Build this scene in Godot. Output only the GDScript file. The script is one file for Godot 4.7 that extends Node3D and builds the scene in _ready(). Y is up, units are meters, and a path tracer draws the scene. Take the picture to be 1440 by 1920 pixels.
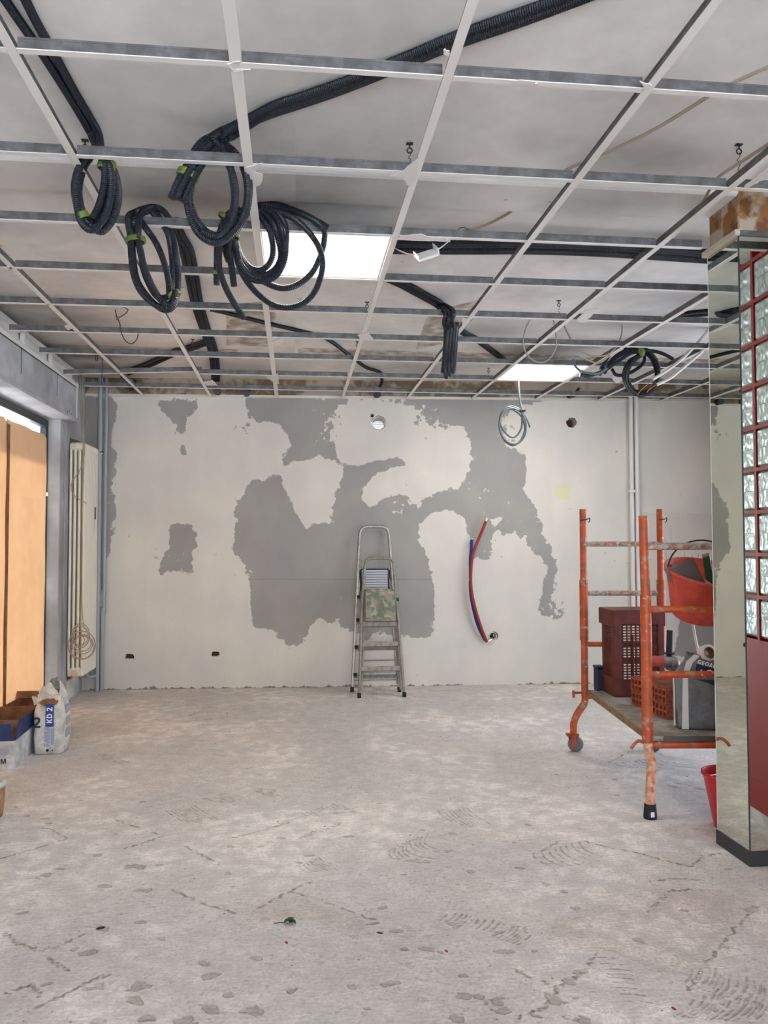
extends Node3D
# A shop under renovation: stripped suspended-ceiling grid, hanging conduit coils, skim-coated back wall.

const GY := 2.658       # underside of the suspended grid
const SY := 2.83        # underside of the slab
const ROW0 := -2.2297   # first row of cross tees
const COL0 := -0.7687   # column A
const CW := 0.6021
var used := {}
var mats := {}
var rng := RandomNumberGenerator.new()

# ---------------------------------------------------------------- geometry
class Geo:
	var v := PackedVector3Array()
	var n := PackedVector3Array()
	var uv := PackedVector2Array()
	var idx := PackedInt32Array()
	func quad(a: Vector3, b: Vector3, c: Vector3, d: Vector3, out: Vector3) -> void:
		var nn := (b - a).cross(c - a)
		if nn.length_squared() < 1e-14: nn = (c - a).cross(d - a)
		nn = nn.normalized()
		var k := v.size()
		v.append_array([a, b, c, d])
		uv.append_array([Vector2(0, 1), Vector2(1, 1), Vector2(1, 0), Vector2(0, 0)])
		if nn.dot(out) >= 0.0: idx.append_array([k, k + 2, k + 1, k, k + 3, k + 2])
		else:
			nn = -nn
			idx.append_array([k, k + 1, k + 2, k, k + 2, k + 3])
		n.append_array([nn, nn, nn, nn])
	func tri(a: Vector3, b: Vector3, c: Vector3, out: Vector3) -> void:
		var nn := (b - a).cross(c - a).normalized()
		var k := v.size()
		v.append_array([a, b, c])
		uv.append_array([Vector2(0, 1), Vector2(1, 1), Vector2(1, 0)])
		if nn.dot(out) >= 0.0: idx.append_array([k, k + 2, k + 1])
		else:
			nn = -nn
			idx.append_array([k, k + 1, k + 2])
		n.append_array([nn, nn, nn])
	func box(c: Vector3, s: Vector3, bev := 0.0, b := Basis()) -> Geo:
		var h := s * 0.5
		for i in 3:
			var j := (i + 1) % 3
			var k := (i + 2) % 3
			for si in [-1.0, 1.0]:
				var q := []
				for e in [[-1, -1], [1, -1], [1, 1], [-1, 1]]:
					var p := Vector3()
					p[i] = si * h[i]; p[j] = e[0] * (h[j] - bev); p[k] = e[1] * (h[k] - bev)
					q.append(c + b * p)
				var o := Vector3(); o[i] = si
				quad(q[0], q[1], q[2], q[3], b * o)
			if bev > 0.0:
				for si in [-1.0, 1.0]:
					for sj in [-1.0, 1.0]:
						var a0 := Vector3(); a0[i] = si * h[i]; a0[j] = sj * (h[j] - bev); a0[k] = h[k] - bev
						var a1 := a0; a1[k] = -a1[k]
						var b0 := Vector3(); b0[i] = si * (h[i] - bev); b0[j] = sj * h[j]; b0[k] = h[k] - bev
						var b1 := b0; b1[k] = -b1[k]
						var o := Vector3(); o[i] = si; o[j] = sj
						quad(c + b * a0, c + b * a1, c + b * b1, c + b * b0, b * o)
		if bev > 0.0:
			for sx in [-1.0, 1.0]:
				for sy in [-1.0, 1.0]:
					for sz in [-1.0, 1.0]:
						var o := Vector3(sx, sy, sz)
						var g := h - Vector3(bev, bev, bev)
						tri(c + b * (o * Vector3(h.x, g.y, g.z)), c + b * (o * Vector3(g.x, h.y, g.z)), c + b * (o * Vector3(g.x, g.y, h.z)), b * o)
		return self
	# a sheet of points; normals averaged; u may wrap
	func grid(rows: Array, closed := false, flip := false) -> Geo:
		var m: int = rows[0].size()
		var k := v.size()
		var acc := PackedVector3Array()
		acc.resize(rows.size() * m)
		var tris := PackedInt32Array()
		for r in rows.size() - 1:
			for c in (m if closed else m - 1):
				var a := r * m + c
				var b := r * m + (c + 1) % m
				var d := a + m
				var e := b + m
				tris.append_array([a, b, e, a, e, d])
		var flat := PackedVector3Array()
		for r in rows: flat.append_array(PackedVector3Array(r))
		for t in range(0, tris.size(), 3):
			var nn := (flat[tris[t + 1]] - flat[tris[t]]).cross(flat[tris[t + 2]] - flat[tris[t]])
			if flip: nn = -nn
			for q in 3: acc[tris[t + q]] += nn
			if flip: idx.append_array([k + tris[t], k + tris[t + 1], k + tris[t + 2]])
			else: idx.append_array([k + tris[t], k + tris[t + 2], k + tris[t + 1]])
		v.append_array(flat)
		for i in flat.size():
			n.append(acc[i].normalized() if acc[i].length_squared() > 1e-18 else Vector3.UP)
			uv.append(Vector2(float(i % m) / maxf(1.0, m - 1.0), float(i / m) / maxf(1.0, rows.size() - 1.0)))
		return self
	# sweep a round section along points
	func tube(pts: Array, r: float, sides := 10, ridge := 0.0, taper := 1.0) -> Geo:
		var rows := []
		var t := Vector3()
		var up := Vector3()
		for i in pts.size():
			var p: Vector3 = pts[i]
			var a: Vector3 = pts[maxi(0, i - 1)]
			var b: Vector3 = pts[mini(pts.size() - 1, i + 1)]
			var tn := (b - a).normalized()
			if i == 0:
				up = tn.cross(Vector3(0.31, 0.2, 0.93)).normalized()
			else:
				up = (up - tn * up.dot(tn)).normalized()
			t = tn
			var w := t.cross(up)
			var rr := r * (1.0 - ridge * (i % 2)) * lerpf(1.0, taper, float(i) / maxf(1.0, pts.size() - 1.0))
			var ring := PackedVector3Array()
			for s in sides:
				var an := TAU * s / sides
				ring.append(p + (up * cos(an) + w * sin(an)) * rr)
			rows.append(ring)
		grid(rows, true)
		for e in [0, rows.size() - 1]:
			var c: Vector3 = pts[e]
			var o: Vector3 = (pts[0] - pts[1]) if e == 0 else (pts[e] - pts[e - 1])
			for s in sides:
				tri(c, rows[e][s], rows[e][(s + 1) % sides], o)
		return self
	func cyl(a: Vector3, b: Vector3, r: float, sides := 12) -> Geo:
		return tube([a, b], r, sides)
	# profile of Vector2(radius, height) turned round the y axis of x
	func lathe(prof: Array, sides := 24, x := Transform3D(), flip := false) -> Geo:
		var rows := []
		for p in prof:
			var ring := PackedVector3Array()
			for s in sides:
				var an := -TAU * s / sides
				ring.append(x * Vector3(cos(an) * p.x, p.y, sin(an) * p.x))
			rows.append(ring)
		return grid(rows, true, flip)
	# polygon in x's xy plane, h thick along its z
	func prism(poly: PackedVector2Array, h: float, x := Transform3D()) -> Geo:
		var t := Geometry2D.triangulate_polygon(poly)
		for i in range(0, t.size(), 3):
			for z in [0.0, h]:
				tri(x * Vector3(poly[t[i]].x, poly[t[i]].y, z), x * Vector3(poly[t[i + 1]].x, poly[t[i + 1]].y, z), x * Vector3(poly[t[i + 2]].x, poly[t[i + 2]].y, z), x.basis * Vector3(0, 0, 1 if z == h else -1))
		var area := 0.0
		for i in poly.size():
			var a := poly[i]
			var b := poly[(i + 1) % poly.size()]
			area += a.cross(b)
		for i in poly.size():
			var a := poly[i]
			var b := poly[(i + 1) % poly.size()]
			var o := Vector2(b.y - a.y, a.x - b.x) * signf(area)
			quad(x * Vector3(a.x, a.y, 0), x * Vector3(b.x, b.y, 0), x * Vector3(b.x, b.y, h), x * Vector3(a.x, a.y, h), x.basis * Vector3(o.x, o.y, 0))
		return self
	func surface(into: ArrayMesh, smooth := true) -> ArrayMesh:
		var arr := []
		arr.resize(Mesh.ARRAY_MAX)
		arr[Mesh.ARRAY_VERTEX] = v
		if smooth:
			arr[Mesh.ARRAY_NORMAL] = n
			arr[Mesh.ARRAY_TEX_UV] = uv
		arr[Mesh.ARRAY_INDEX] = idx
		into.add_surface_from_arrays(Mesh.PRIMITIVE_TRIANGLES, arr)
		return into
	func mesh(smooth := true) -> ArrayMesh:
		return surface(ArrayMesh.new(), smooth)

func spline(pts: Array, step: float, closed := false) -> Array:
	var out := []
	var m := pts.size()
	var segs := m if closed else m - 1
	var dense := PackedVector3Array()
	for i in segs:
		var p0: Vector3 = pts[(i - 1 + m) % m] if closed or i > 0 else pts[0] * 2.0 - pts[1]
		var p1: Vector3 = pts[i]
		var p2: Vector3 = pts[(i + 1) % m]
		var p3: Vector3 = pts[(i + 2) % m] if closed or i + 2 < m else pts[m - 1] * 2.0 - pts[m - 2]
		for s in 16:
			dense.append(p1.cubic_interpolate(p2, p0, p3, s / 16.0))
	dense.append(pts[0] if closed else pts[m - 1])
	out.append(dense[0])
	var left := step
	for i in dense.size() - 1:
		var a := dense[i]
		var b := dense[i + 1]
		var l := a.distance_to(b)
		var at := left
		while at <= l:
			out.append(a.lerp(b, at / l))
			at += step
		left = at - l
	if out.size() < 2 or out[-1].distance_to(dense[-1]) > step * 0.3: out.append(dense[-1])
	return out

# ---------------------------------------------------------------- naming
func numbered(called: String, parent: Node) -> String:
	var key := str(parent.get_instance_id()) + "/" + called
	var k: int = used.get(key, 0)
	used[key] = k + 1
	return called if k == 0 else "%s_%03d" % [called, k]

func tag(o: Node, label: String, category: String, group := "") -> Node:
	o.set_meta("label", label)
	o.set_meta("category", category)
	if group: o.set_meta("group", group)
	return o

func thing(called: String, label: String, category: String, at := Vector3.ZERO, turn := 0.0, group := "") -> Node3D:
	var o := Node3D.new()
	o.name = numbered(called, self)
	add_child(o, true)
	o.position = at
	o.rotation.y = turn
	tag(o, label, category, group)
	return o

func obj(called: String, m: Mesh, material: Material, parent: Node = null, label := "") -> MeshInstance3D:
	var p: Node = parent if parent else self
	var o := MeshInstance3D.new()
	o.name = numbered(called, p)
	o.mesh = m
	if material: o.material_override = material
	p.add_child(o, true)
	if label: o.set_meta("label", label)
	return o

func struct(called: String, m: Mesh, material: Material, parent: Node = null) -> MeshInstance3D:
	var o := obj(called, m, material, parent)
	if parent == null: o.set_meta("kind", "structure")
	return o

func dup(root: Node3D, at: Vector3, turn: float, label: String, called: String) -> Node3D:
	var r: Node3D = root.duplicate()
	r.name = numbered(called, self)
	add_child(r, true)
	r.position = at
	r.rotation.y = turn
	r.set_meta("label", label)
	return r

# ---------------------------------------------------------------- pictures and materials
func noise_bytes(w: int, h: int, freq: float, sd: int, octaves := 4, off := Vector3.ZERO, kind := FastNoiseLite.TYPE_SIMPLEX_SMOOTH) -> PackedByteArray:
	var f := FastNoiseLite.new()
	f.seed = sd
	f.noise_type = kind
	f.frequency = freq
	f.fractal_octaves = octaves
	f.offset = off
	var im := f.get_image(w, h, false, false, false)
	im.convert(Image.FORMAT_L8)
	return im.get_data()

func tex_from(w: int, h: int, data: PackedByteArray, fmt := Image.FORMAT_RGB8) -> ImageTexture:
	return ImageTexture.create_from_image(Image.create_from_data(w, h, false, fmt, data))

# a square picture: a base colour with layers [colour, threshold, softness, frequency, seed, strength]
func blotches(size: int, base: Color, layers: Array) -> ImageTexture:
	var px := PackedByteArray()
	px.resize(size * size * 3)
	var ns := []
	for l in layers: ns.append(noise_bytes(size, size, l[3], l[4], 5))
	for i in size * size:
		var c := base
		for k in layers.size():
			var l: Array = layers[k]
			c = c.lerp(l[0], smoothstep(l[1] - l[2], l[1] + l[2], ns[k][i] / 255.0) * l[5])
		px[i * 3] = int(c.r8); px[i * 3 + 1] = int(c.g8); px[i * 3 + 2] = int(c.b8)
	return tex_from(size, size, px)

func mat(key: String, c: Color, rough := 0.7, metal := 0.0, tex: Texture2D = null, scale := 2.0) -> StandardMaterial3D:
	if mats.has(key): return mats[key]
	var m := StandardMaterial3D.new()
	m.resource_name = key
	m.albedo_color = c
	m.roughness = rough
	m.metallic = metal
	if tex:
		m.albedo_texture = tex
		m.uv1_triplanar = true
		m.uv1_scale = Vector3.ONE * scale
	mats[key] = m
	return m

func fill_poly(mask: PackedByteArray, w: int, h: int, poly: PackedVector2Array, val: int) -> PackedByteArray:
	var y0 := h
	var y1 := 0
	for p in poly:
		y0 = mini(y0, int(p.y)); y1 = maxi(y1, int(p.y) + 1)
	for y in range(maxi(0, y0), mini(h, y1)):
		var xs := []
		for i in poly.size():
			var a := poly[i]
			var b := poly[(i + 1) % poly.size()]
			if (a.y <= y + 0.5) != (b.y <= y + 0.5):
				xs.append(a.x + (y + 0.5 - a.y) / (b.y - a.y) * (b.x - a.x))
		xs.sort()
		for i in range(0, xs.size() - 1, 2):
			for x in range(maxi(0, int(xs[i])), mini(w, int(xs[i + 1]))):
				mask[y * w + x] = val
	return mask

func soften(mask: PackedByteArray, w: int, h: int, times: int) -> PackedByteArray:
	var im := Image.create_from_data(w, h, false, Image.FORMAT_L8, mask)
	for i in times: im.shrink_x2()
	im.resize(w, h, Image.INTERPOLATE_CUBIC)
	return im.get_data()

# ---------------------------------------------------------------- back wall picture
const WX0 := -2.1
const WW := 6.2
const WH := 2.9
func wall_pictures() -> Array:
	var w := 2048
	var h := 960
	var to_px := func(l: Array) -> PackedVector2Array:
		var o := PackedVector2Array()
		for p in l: o.append(Vector2((p.x - WX0) / WW * w, (1.0 - p.y / WH) * h))
		return o
	var mask := PackedByteArray(); mask.resize(w * h)
	var bare := [
		[Vector2(-0.47, 2.67), Vector2(-0.41, 2.46), Vector2(-0.33, 2.43), Vector2(-0.26, 2.44), Vector2(-0.15, 2.43), Vector2(-0.08, 2.33), Vector2(-0.03, 2.23), Vector2(-0.06, 2.17), Vector2(-0.11, 2.12), Vector2(-0.11, 1.99), Vector2(-0.23, 1.92), Vector2(-0.30, 1.88), Vector2(-0.36, 1.93), Vector2(-0.44, 1.84), Vector2(-0.48, 1.75), Vector2(-0.55, 1.66), Vector2(-0.53, 1.47), Vector2(-0.57, 1.26), Vector2(-0.46, 1.15), Vector2(-0.41, 0.95), Vector2(-0.40, 0.78), Vector2(-0.37, 0.54), Vector2(-0.28, 0.54), Vector2(-0.19, 0.52), Vector2(-0.12, 0.44), Vector2(-0.05, 0.36), Vector2(0.00, 0.39), Vector2(0.08, 0.40), Vector2(0.14, 0.53), Vector2(0.21, 0.63), Vector2(0.32, 0.59), Vector2(0.40, 0.61), Vector2(0.47, 0.53), Vector2(0.64, 0.44), Vector2(0.77, 0.48), Vector2(1.00, 0.46), Vector2(1.12, 0.45), Vector2(1.26, 0.42), Vector2(1.29, 0.73), Vector2(1.26, 1.06), Vector2(1.22, 1.21), Vector2(1.16, 1.31), Vector2(1.14, 1.47), Vector2(1.25, 1.59), Vector2(1.43, 1.63), Vector2(1.58, 1.54), Vector2(1.62, 1.35), Vector2(1.64, 1.18), Vector2(1.72, 1.17), Vector2(1.82, 1.17), Vector2(1.82, 1.33), Vector2(1.86, 1.39), Vector2(2.05, 1.39), Vector2(2.19, 1.28), Vector2(2.34, 1.13), Vector2(2.35, 1.06), Vector2(2.29, 0.79), Vector2(2.27, 0.66), Vector2(2.37, 0.62), Vector2(2.48, 0.60), Vector2(2.39, 0.76), Vector2(2.45, 1.06), Vector2(2.38, 1.30), Vector2(2.31, 1.44), Vector2(2.22, 1.69), Vector2(2.13, 1.81), Vector2(2.16, 1.93), Vector2(2.17, 2.13), Vector2(2.00, 2.23), Vector2(1.93, 2.37), Vector2(1.95, 2.49), Vector2(2.11, 2.61), Vector2(2.35, 2.66), Vector2(2.35, 2.69)],
		[Vector2(-1.99, 2.65), Vector2(-1.65, 2.65), Vector2(-1.63, 2.58), Vector2(-1.63, 2.43), Vector2(-1.66, 2.32), Vector2(-1.67, 2.23), Vector2(-1.62, 2.14), Vector2(-1.62, 1.99), Vector2(-1.65, 1.85), Vector2(-1.61, 1.60), Vector2(-1.64, 1.46), Vector2(-1.65, 1.31), Vector2(-1.67, 1.19), Vector2(-1.71, 1.16), Vector2(-1.74, 0.83), Vector2(-1.97, 0.83)],  # bare grey strip; left of the pipes the corner's shade is painted in
		[Vector2(-1.27, 2.63), Vector2(-0.91, 2.63), Vector2(-0.89, 2.56), Vector2(-0.99, 2.46), Vector2(-1.00, 2.39), Vector2(-1.07, 2.37), Vector2(-1.12, 2.43), Vector2(-1.23, 2.56)],
		[Vector2(-1.10, 2.37), Vector2(-1.00, 2.37), Vector2(-1.00, 2.31), Vector2(-1.07, 2.32)],
		[Vector2(-1.14, 1.48), Vector2(-0.97, 1.51), Vector2(-0.89, 1.41), Vector2(-0.90, 1.30), Vector2(-0.92, 1.23), Vector2(-0.92, 1.04), Vector2(-1.12, 1.05), Vector2(-1.22, 1.04), Vector2(-1.23, 1.16), Vector2(-1.14, 1.26)],
		[Vector2(3.63, 0.65), Vector2(3.98, 0.65), Vector2(4.79, 0.59), Vector2(4.78, 0.24), Vector2(3.54, 0.24), Vector2(3.59, 0.42)],
		[Vector2(-1.21, 1.94), Vector2(-1.18, 1.94), Vector2(-1.18, 1.90), Vector2(-1.21, 1.90)],
		[Vector2(-1.05, 2.21), Vector2(-0.99, 2.21), Vector2(-0.99, 2.13), Vector2(-1.06, 2.13)],
	]
	var skim := [
		[Vector2(0.39, 2.58), Vector2(0.49, 2.64), Vector2(0.67, 2.65), Vector2(0.85, 2.64), Vector2(1.02, 2.63), Vector2(1.17, 2.55), Vector2(1.24, 2.44), Vector2(1.31, 2.39), Vector2(1.33, 2.50), Vector2(1.36, 2.39), Vector2(1.44, 2.41), Vector2(1.57, 2.40), Vector2(1.63, 2.27), Vector2(1.66, 2.08), Vector2(1.58, 1.93), Vector2(1.54, 1.82), Vector2(1.34, 1.80), Vector2(1.22, 1.74), Vector2(1.12, 1.62), Vector2(1.10, 1.71), Vector2(1.03, 1.74), Vector2(0.88, 1.76), Vector2(0.71, 1.65), Vector2(0.62, 1.71), Vector2(0.63, 1.81), Vector2(0.73, 1.95), Vector2(0.91, 2.02), Vector2(1.03, 2.03), Vector2(0.98, 2.12), Vector2(0.78, 2.08), Vector2(0.57, 2.03), Vector2(0.40, 2.07), Vector2(0.35, 2.27), Vector2(0.30, 2.36), Vector2(0.34, 2.50)],
		[Vector2(-0.11, 2.02), Vector2(0.04, 2.08), Vector2(0.23, 2.12), Vector2(0.38, 2.06), Vector2(0.46, 2.00), Vector2(0.40, 1.83), Vector2(0.36, 1.69), Vector2(0.34, 1.51), Vector2(0.16, 1.49), Vector2(0.12, 1.43), Vector2(0.02, 1.57), Vector2(-0.03, 1.69), Vector2(-0.10, 1.83), Vector2(-0.13, 1.93)],
		[Vector2(1.80, 1.48), Vector2(1.85, 1.54), Vector2(1.95, 1.57), Vector2(1.93, 1.52), Vector2(1.85, 1.47)],
		[Vector2(1.83, 1.43), Vector2(1.91, 1.44), Vector2(1.94, 1.40), Vector2(1.87, 1.38)],
		[Vector2(2.00, 1.41), Vector2(2.07, 1.42), Vector2(2.11, 1.37), Vector2(2.03, 1.36)],
		[Vector2(2.11, 1.36), Vector2(2.17, 1.38), Vector2(2.17, 1.34), Vector2(2.12, 1.34)],
		[Vector2(1.72, 1.78), Vector2(1.81, 1.84), Vector2(1.82, 1.82), Vector2(1.73, 1.76)],
	]
	for p in bare: mask = fill_poly(mask, w, h, to_px.call(p), 255)
	for p in skim: mask = fill_poly(mask, w, h, to_px.call(p), 0)
	# places where the filler was scraped thin and broke up into islands
	var broken := PackedByteArray(); broken.resize(w * h)
	for c in [Vector2(-1.01, 2.41), Vector2(-1.14, 1.17), Vector2(-0.98, 1.41), Vector2(-0.41, 2.39), Vector2(-0.18, 2.00), Vector2(0.33, 2.39), Vector2(1.22, 2.48), Vector2(1.70, 1.98), Vector2(1.02, 1.68), Vector2(1.79, 1.21), Vector2(1.98, 2.26), Vector2(2.23, 2.11), Vector2(2.42, 0.71), Vector2(2.42, 1.03)]:
		var o := []
		for k in 10: o.append(c + Vector2(cos(TAU * k / 10.0), sin(TAU * k / 10.0)) * 0.13)
		broken = fill_poly(broken, w, h, to_px.call(o), 255)
	broken = soften(broken, w, h, 5)
	var soft := soften(mask, w, h, 4)
	var rough := noise_bytes(w, h, 0.034, 5, 6)
	var coarse := noise_bytes(w, h, 0.004, 8, 4)
	var fine := noise_bytes(w, h, 0.2, 9, 3)
	var streak := noise_bytes(w, h / 8, 0.012, 12, 4)
	var px := PackedByteArray(); px.resize(w * h * 3)
	var hg := PackedByteArray(); hg.resize(w * h)
	var top := (1.0 - 2.662 / WH) * h
	for y in h:
		var lower := smoothstep(0.0, 0.25 * h, float(h - y))
		for x in w:
			var i := y * w + x
			var r := rough[i] / 255.0 - 0.5
			var c := coarse[i] / 255.0 - 0.5
			var f := fine[i] / 255.0 - 0.5
			var s := streak[(y / 8) * w + x] / 255.0 - 0.5
			var e := soft[i] / 255.0
			var m := smoothstep(0.46, 0.54, e + r * (1.05 + 1.5 * broken[i] / 255.0) * (0.5 + smoothstep(-0.15, 0.2, c)) + f * 0.3)
			var k := c * 0.07 + f * 0.035 + s * 0.022
			var R := lerpf(0.828, 0.612, m) + k
			var G := lerpf(0.808, 0.600, m) + k
			var B := lerpf(0.768, 0.582, m) + k - c * 0.04
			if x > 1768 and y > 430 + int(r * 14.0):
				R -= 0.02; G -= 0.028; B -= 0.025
			if y < top:
				var d := smoothstep(-0.12, 0.1, c + r * 0.4)
				R = lerpf(0.50, 0.70, d) + k; G = lerpf(0.43, 0.65, d) + k; B = lerpf(0.34, 0.58, d) + k
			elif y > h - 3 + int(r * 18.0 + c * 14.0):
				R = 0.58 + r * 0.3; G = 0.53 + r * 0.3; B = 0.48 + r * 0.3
			px[i * 3] = clampi(int(R * 255.0), 0, 255)
			px[i * 3 + 1] = clampi(int(G * 255.0), 0, 255)
			px[i * 3 + 2] = clampi(int(B * 255.0), 0, 255)
			hg[i] = clampi(int(150.0 - m * 70.0 + f * 12.0 + r * 18.0), 0, 255)
	# the old setting-out line and a yellowed square left by a fitting
	var l0: Vector2 = to_px.call([Vector2(-0.42, 0.99)])[0]
	var l1: Vector2 = to_px.call([Vector2(1.27, 0.98)])[0]
	for x in range(int(l0.x), int(l1.x)):
		var y := int(lerpf(l0.y, l1.y, (x - l0.x) / (l1.x - l0.x)))
		for d in 2:
			for q in 3: px[((y + d) * w + x) * 3 + q] = int(px[((y + d) * w + x) * 3 + q] * 0.87)
	# pencil scribbles left of the column
	for q in [[Vector2(3.30, 1.17), Vector2(3.34, 1.15)], [Vector2(3.41, 1.20), Vector2(3.42, 1.12)], [Vector2(3.45, 1.19), Vector2(3.46, 1.13)], [Vector2(3.49, 1.25), Vector2(3.50, 1.10)], [Vector2(3.54, 1.48), Vector2(3.54, 1.20)], [Vector2(3.67, 1.23), Vector2(3.67, 1.14)], [Vector2(3.74, 1.20), Vector2(3.77, 1.13)], [Vector2(3.81, 1.21), Vector2(3.79, 1.13)], [Vector2(3.86, 1.20), Vector2(3.87, 1.12)]]:
		var a: Vector2 = to_px.call(q)[0]
		var b: Vector2 = to_px.call(q)[1]
		for k in 40:
			var p := a.lerp(b, k / 39.0)
			for d in 2:
				for e in 3: px[(int(p.y) * w + int(p.x) + d) * 3 + e] = 150
	var s0: Vector2 = to_px.call([Vector2(2.44, 1.87)])[0]
	var s1: Vector2 = to_px.call([Vector2(2.59, 1.72)])[0]
	for y in range(int(s0.y), int(s1.y)):
		for x in range(int(s0.x), int(s1.x)):
			px[(y * w + x) * 3 + 2] = int(px[(y * w + x) * 3 + 2] * 0.90)
	return [tex_from(w, h, px), tex_from(w, h, hg, Image.FORMAT_L8)]

# ---------------------------------------------------------------- slab picture, 8 m square
func slab_picture() -> ImageTexture:
	var w := 1024
	var dark := PackedFloat32Array(); dark.resize(w * w)
	var brown := PackedFloat32Array(); brown.resize(w * w)
	var spots := [  # x, z, radius, strength: soot round old fixings
		[[Vector2(-0.51, -3.48)], 0.34, 0.5], [[Vector2(-0.03, -3.27)], 0.5, 0.42], [[Vector2(0.08, -3.41)], 0.35, 0.5], [[Vector2(0.54, -3.21)], 0.22, 0.15],
		[[Vector2(0.92, -2.91)], 0.16, 0.16], [[Vector2(1.34, -2.99)], 0.2, 0.4], [[Vector2(1.33, -3.28)], 0.2, 0.35], [[Vector2(-1.66, -5.59)], 0.3, 0.5],
		[[Vector2(-1.73, -6.51)], 0.35, 0.7], [[Vector2(-1.71, -7.10)], 0.3, 0.7], [[Vector2(-1.65, -5.23)], 0.25, 0.4], [[Vector2(1.37, -5.55)], 0.2, 0.3],
		[[Vector2(-0.47, -6.97)], 0.3, 0.3], [[Vector2(2.33, -5.17)], 0.25, 0.3], [[Vector2(1.04, -6.81)], 0.3, 0.3], [[Vector2(0.14, -2.39)], 0.3, 0.15], [[Vector2(2.46, -4.68)], 0.3, 0.3],
	]
	for s in spots:
		var p: Vector2 = s[0][0]
		var r: float = s[1] * w / 8.0
		var cx := fposmod(p.x, 8.0) * w / 8.0
		var cy := fposmod(p.y, 8.0) * w / 8.0
		for y in range(int(cy - 2.2 * r), int(cy + 2.2 * r)):
			for x in range(int(cx - 3.2 * r), int(cx + 3.2 * r)):
				var d := Vector2((x - cx) / 1.5, y - cy).length_squared() / (r * r)
				var i := posmod(y, w) * w + posmod(x, w)
				dark[i] = maxf(dark[i], 0.85 * s[2] * exp(-d))
	for q in [[Vector2(0.88, -5.26), Vector2(0.99, -5.01), Vector2(1.16, -4.82), Vector2(1.20, -5.16), Vector2(1.18, -5.88), Vector2(0.94, -6.15)], [Vector2(-0.43, -5.10), Vector2(-0.18, -5.01), Vector2(-0.12, -5.30), Vector2(-0.20, -6.18), Vector2(-0.52, -6.18)], [Vector2(-0.43, -6.29), Vector2(0.03, -6.19), Vector2(0.03, -6.37), Vector2(-0.48, -6.46)]]:
		var mk := PackedByteArray(); mk.resize(w * w)
		var poly := PackedVector2Array()
		for p in q: poly.append(Vector2(fposmod(p.x, 8.0), fposmod(p.y, 8.0)) * w / 8.0)
		mk = fill_poly(mk, w, w, poly, 255)
		for i in w * w:
			if mk[i]: brown[i] = 1.0
	var n1 := noise_bytes(w, w, 0.012, 31, 5)
	var n2 := noise_bytes(w, w, 0.06, 32, 4)
	var n3 := noise_bytes(w, w, 0.05, 33, 2)
	var px := PackedByteArray(); px.resize(w * w * 3)
	for i in w * w:
		var a := n1[i] / 255.0 - 0.5
		var b := n2[i] / 255.0 - 0.5
		var k := 1.0 + a * 0.18 + b * 0.06 - dark[i] * clampf(0.8 + a * 1.2, 0.2, 1.4)
		var speck := smoothstep(0.88, 0.91, n3[i] / 255.0)
		var br := brown[i] * clampf(0.55 + b * 2.0, 0.0, 1.0) + speck * 0.7
		var c := Color(0.90 * k, 0.88 * k, 0.855 * k).lerp(Color(0.56, 0.49, 0.41), clampf(br * 0.8, 0.0, 1.0))
		px[i * 3] = c.r8; px[i * 3 + 1] = c.g8; px[i * 3 + 2] = c.b8
	return tex_from(w, w, px)

# ---------------------------------------------------------------- floor pictures
# marks of the lifted tiles in metres: [a, b, c, count, bow]: lines start between a and b and run along c - a
var combs := [
	[[Vector2(0.508, -2.818), Vector2(0.758, -2.656), Vector2(0.552, -2.874)], 15, 0.1], [[Vector2(0.665, -2.685), Vector2(0.743, -2.604), Vector2(0.741, -2.761)], 7, 0.1], [[Vector2(0.960, -2.511), Vector2(0.948, -2.239), Vector2(1.024, -2.496)], 9, -0.1],
	[[Vector2(1.155, -2.334), Vector2(1.324, -2.196), Vector2(1.243, -2.430)], 12, 0.15], [[Vector2(1.055, -2.182), Vector2(1.265, -2.126), Vector2(1.174, -2.274)], 13, 0.1], [[Vector2(-0.631, -4.105), Vector2(-0.483, -4.168), Vector2(-0.501, -3.900)], 9, 0.05],
	[[Vector2(-0.204, -4.423), Vector2(-0.089, -4.386), Vector2(-0.142, -4.278)], 9, 0.4], [[Vector2(0.036, -3.987), Vector2(0.225, -4.127), Vector2(0.163, -3.934)], 11, 0.5], [[Vector2(0.009, -3.636), Vector2(0.168, -3.751), Vector2(0.070, -3.729)], 11, 0.1],
	[[Vector2(-1.213, -5.228), Vector2(-1.121, -5.249), Vector2(-1.066, -4.997)], 8, 0.1], [[Vector2(-0.439, -4.247), Vector2(-0.355, -4.371), Vector2(-0.312, -4.169)], 8, 0.1], [[Vector2(0.020, -3.340), Vector2(0.121, -3.440), Vector2(0.082, -3.253)], 7, 0.2],
	[[Vector2(0.421, -3.494), Vector2(0.626, -3.664), Vector2(0.494, -3.284)], 9, 0.6], [[Vector2(1.010, -3.366), Vector2(1.290, -3.487), Vector2(1.046, -3.193)], 8, 0.3], [[Vector2(1.900, -4.675), Vector2(2.244, -4.694), Vector2(2.017, -4.491)], 8, 0.4], [[Vector2(0.701, -3.948), Vector2(0.880, -3.967), Vector2(0.761, -3.717)], 8, 0.1],
]
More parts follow.
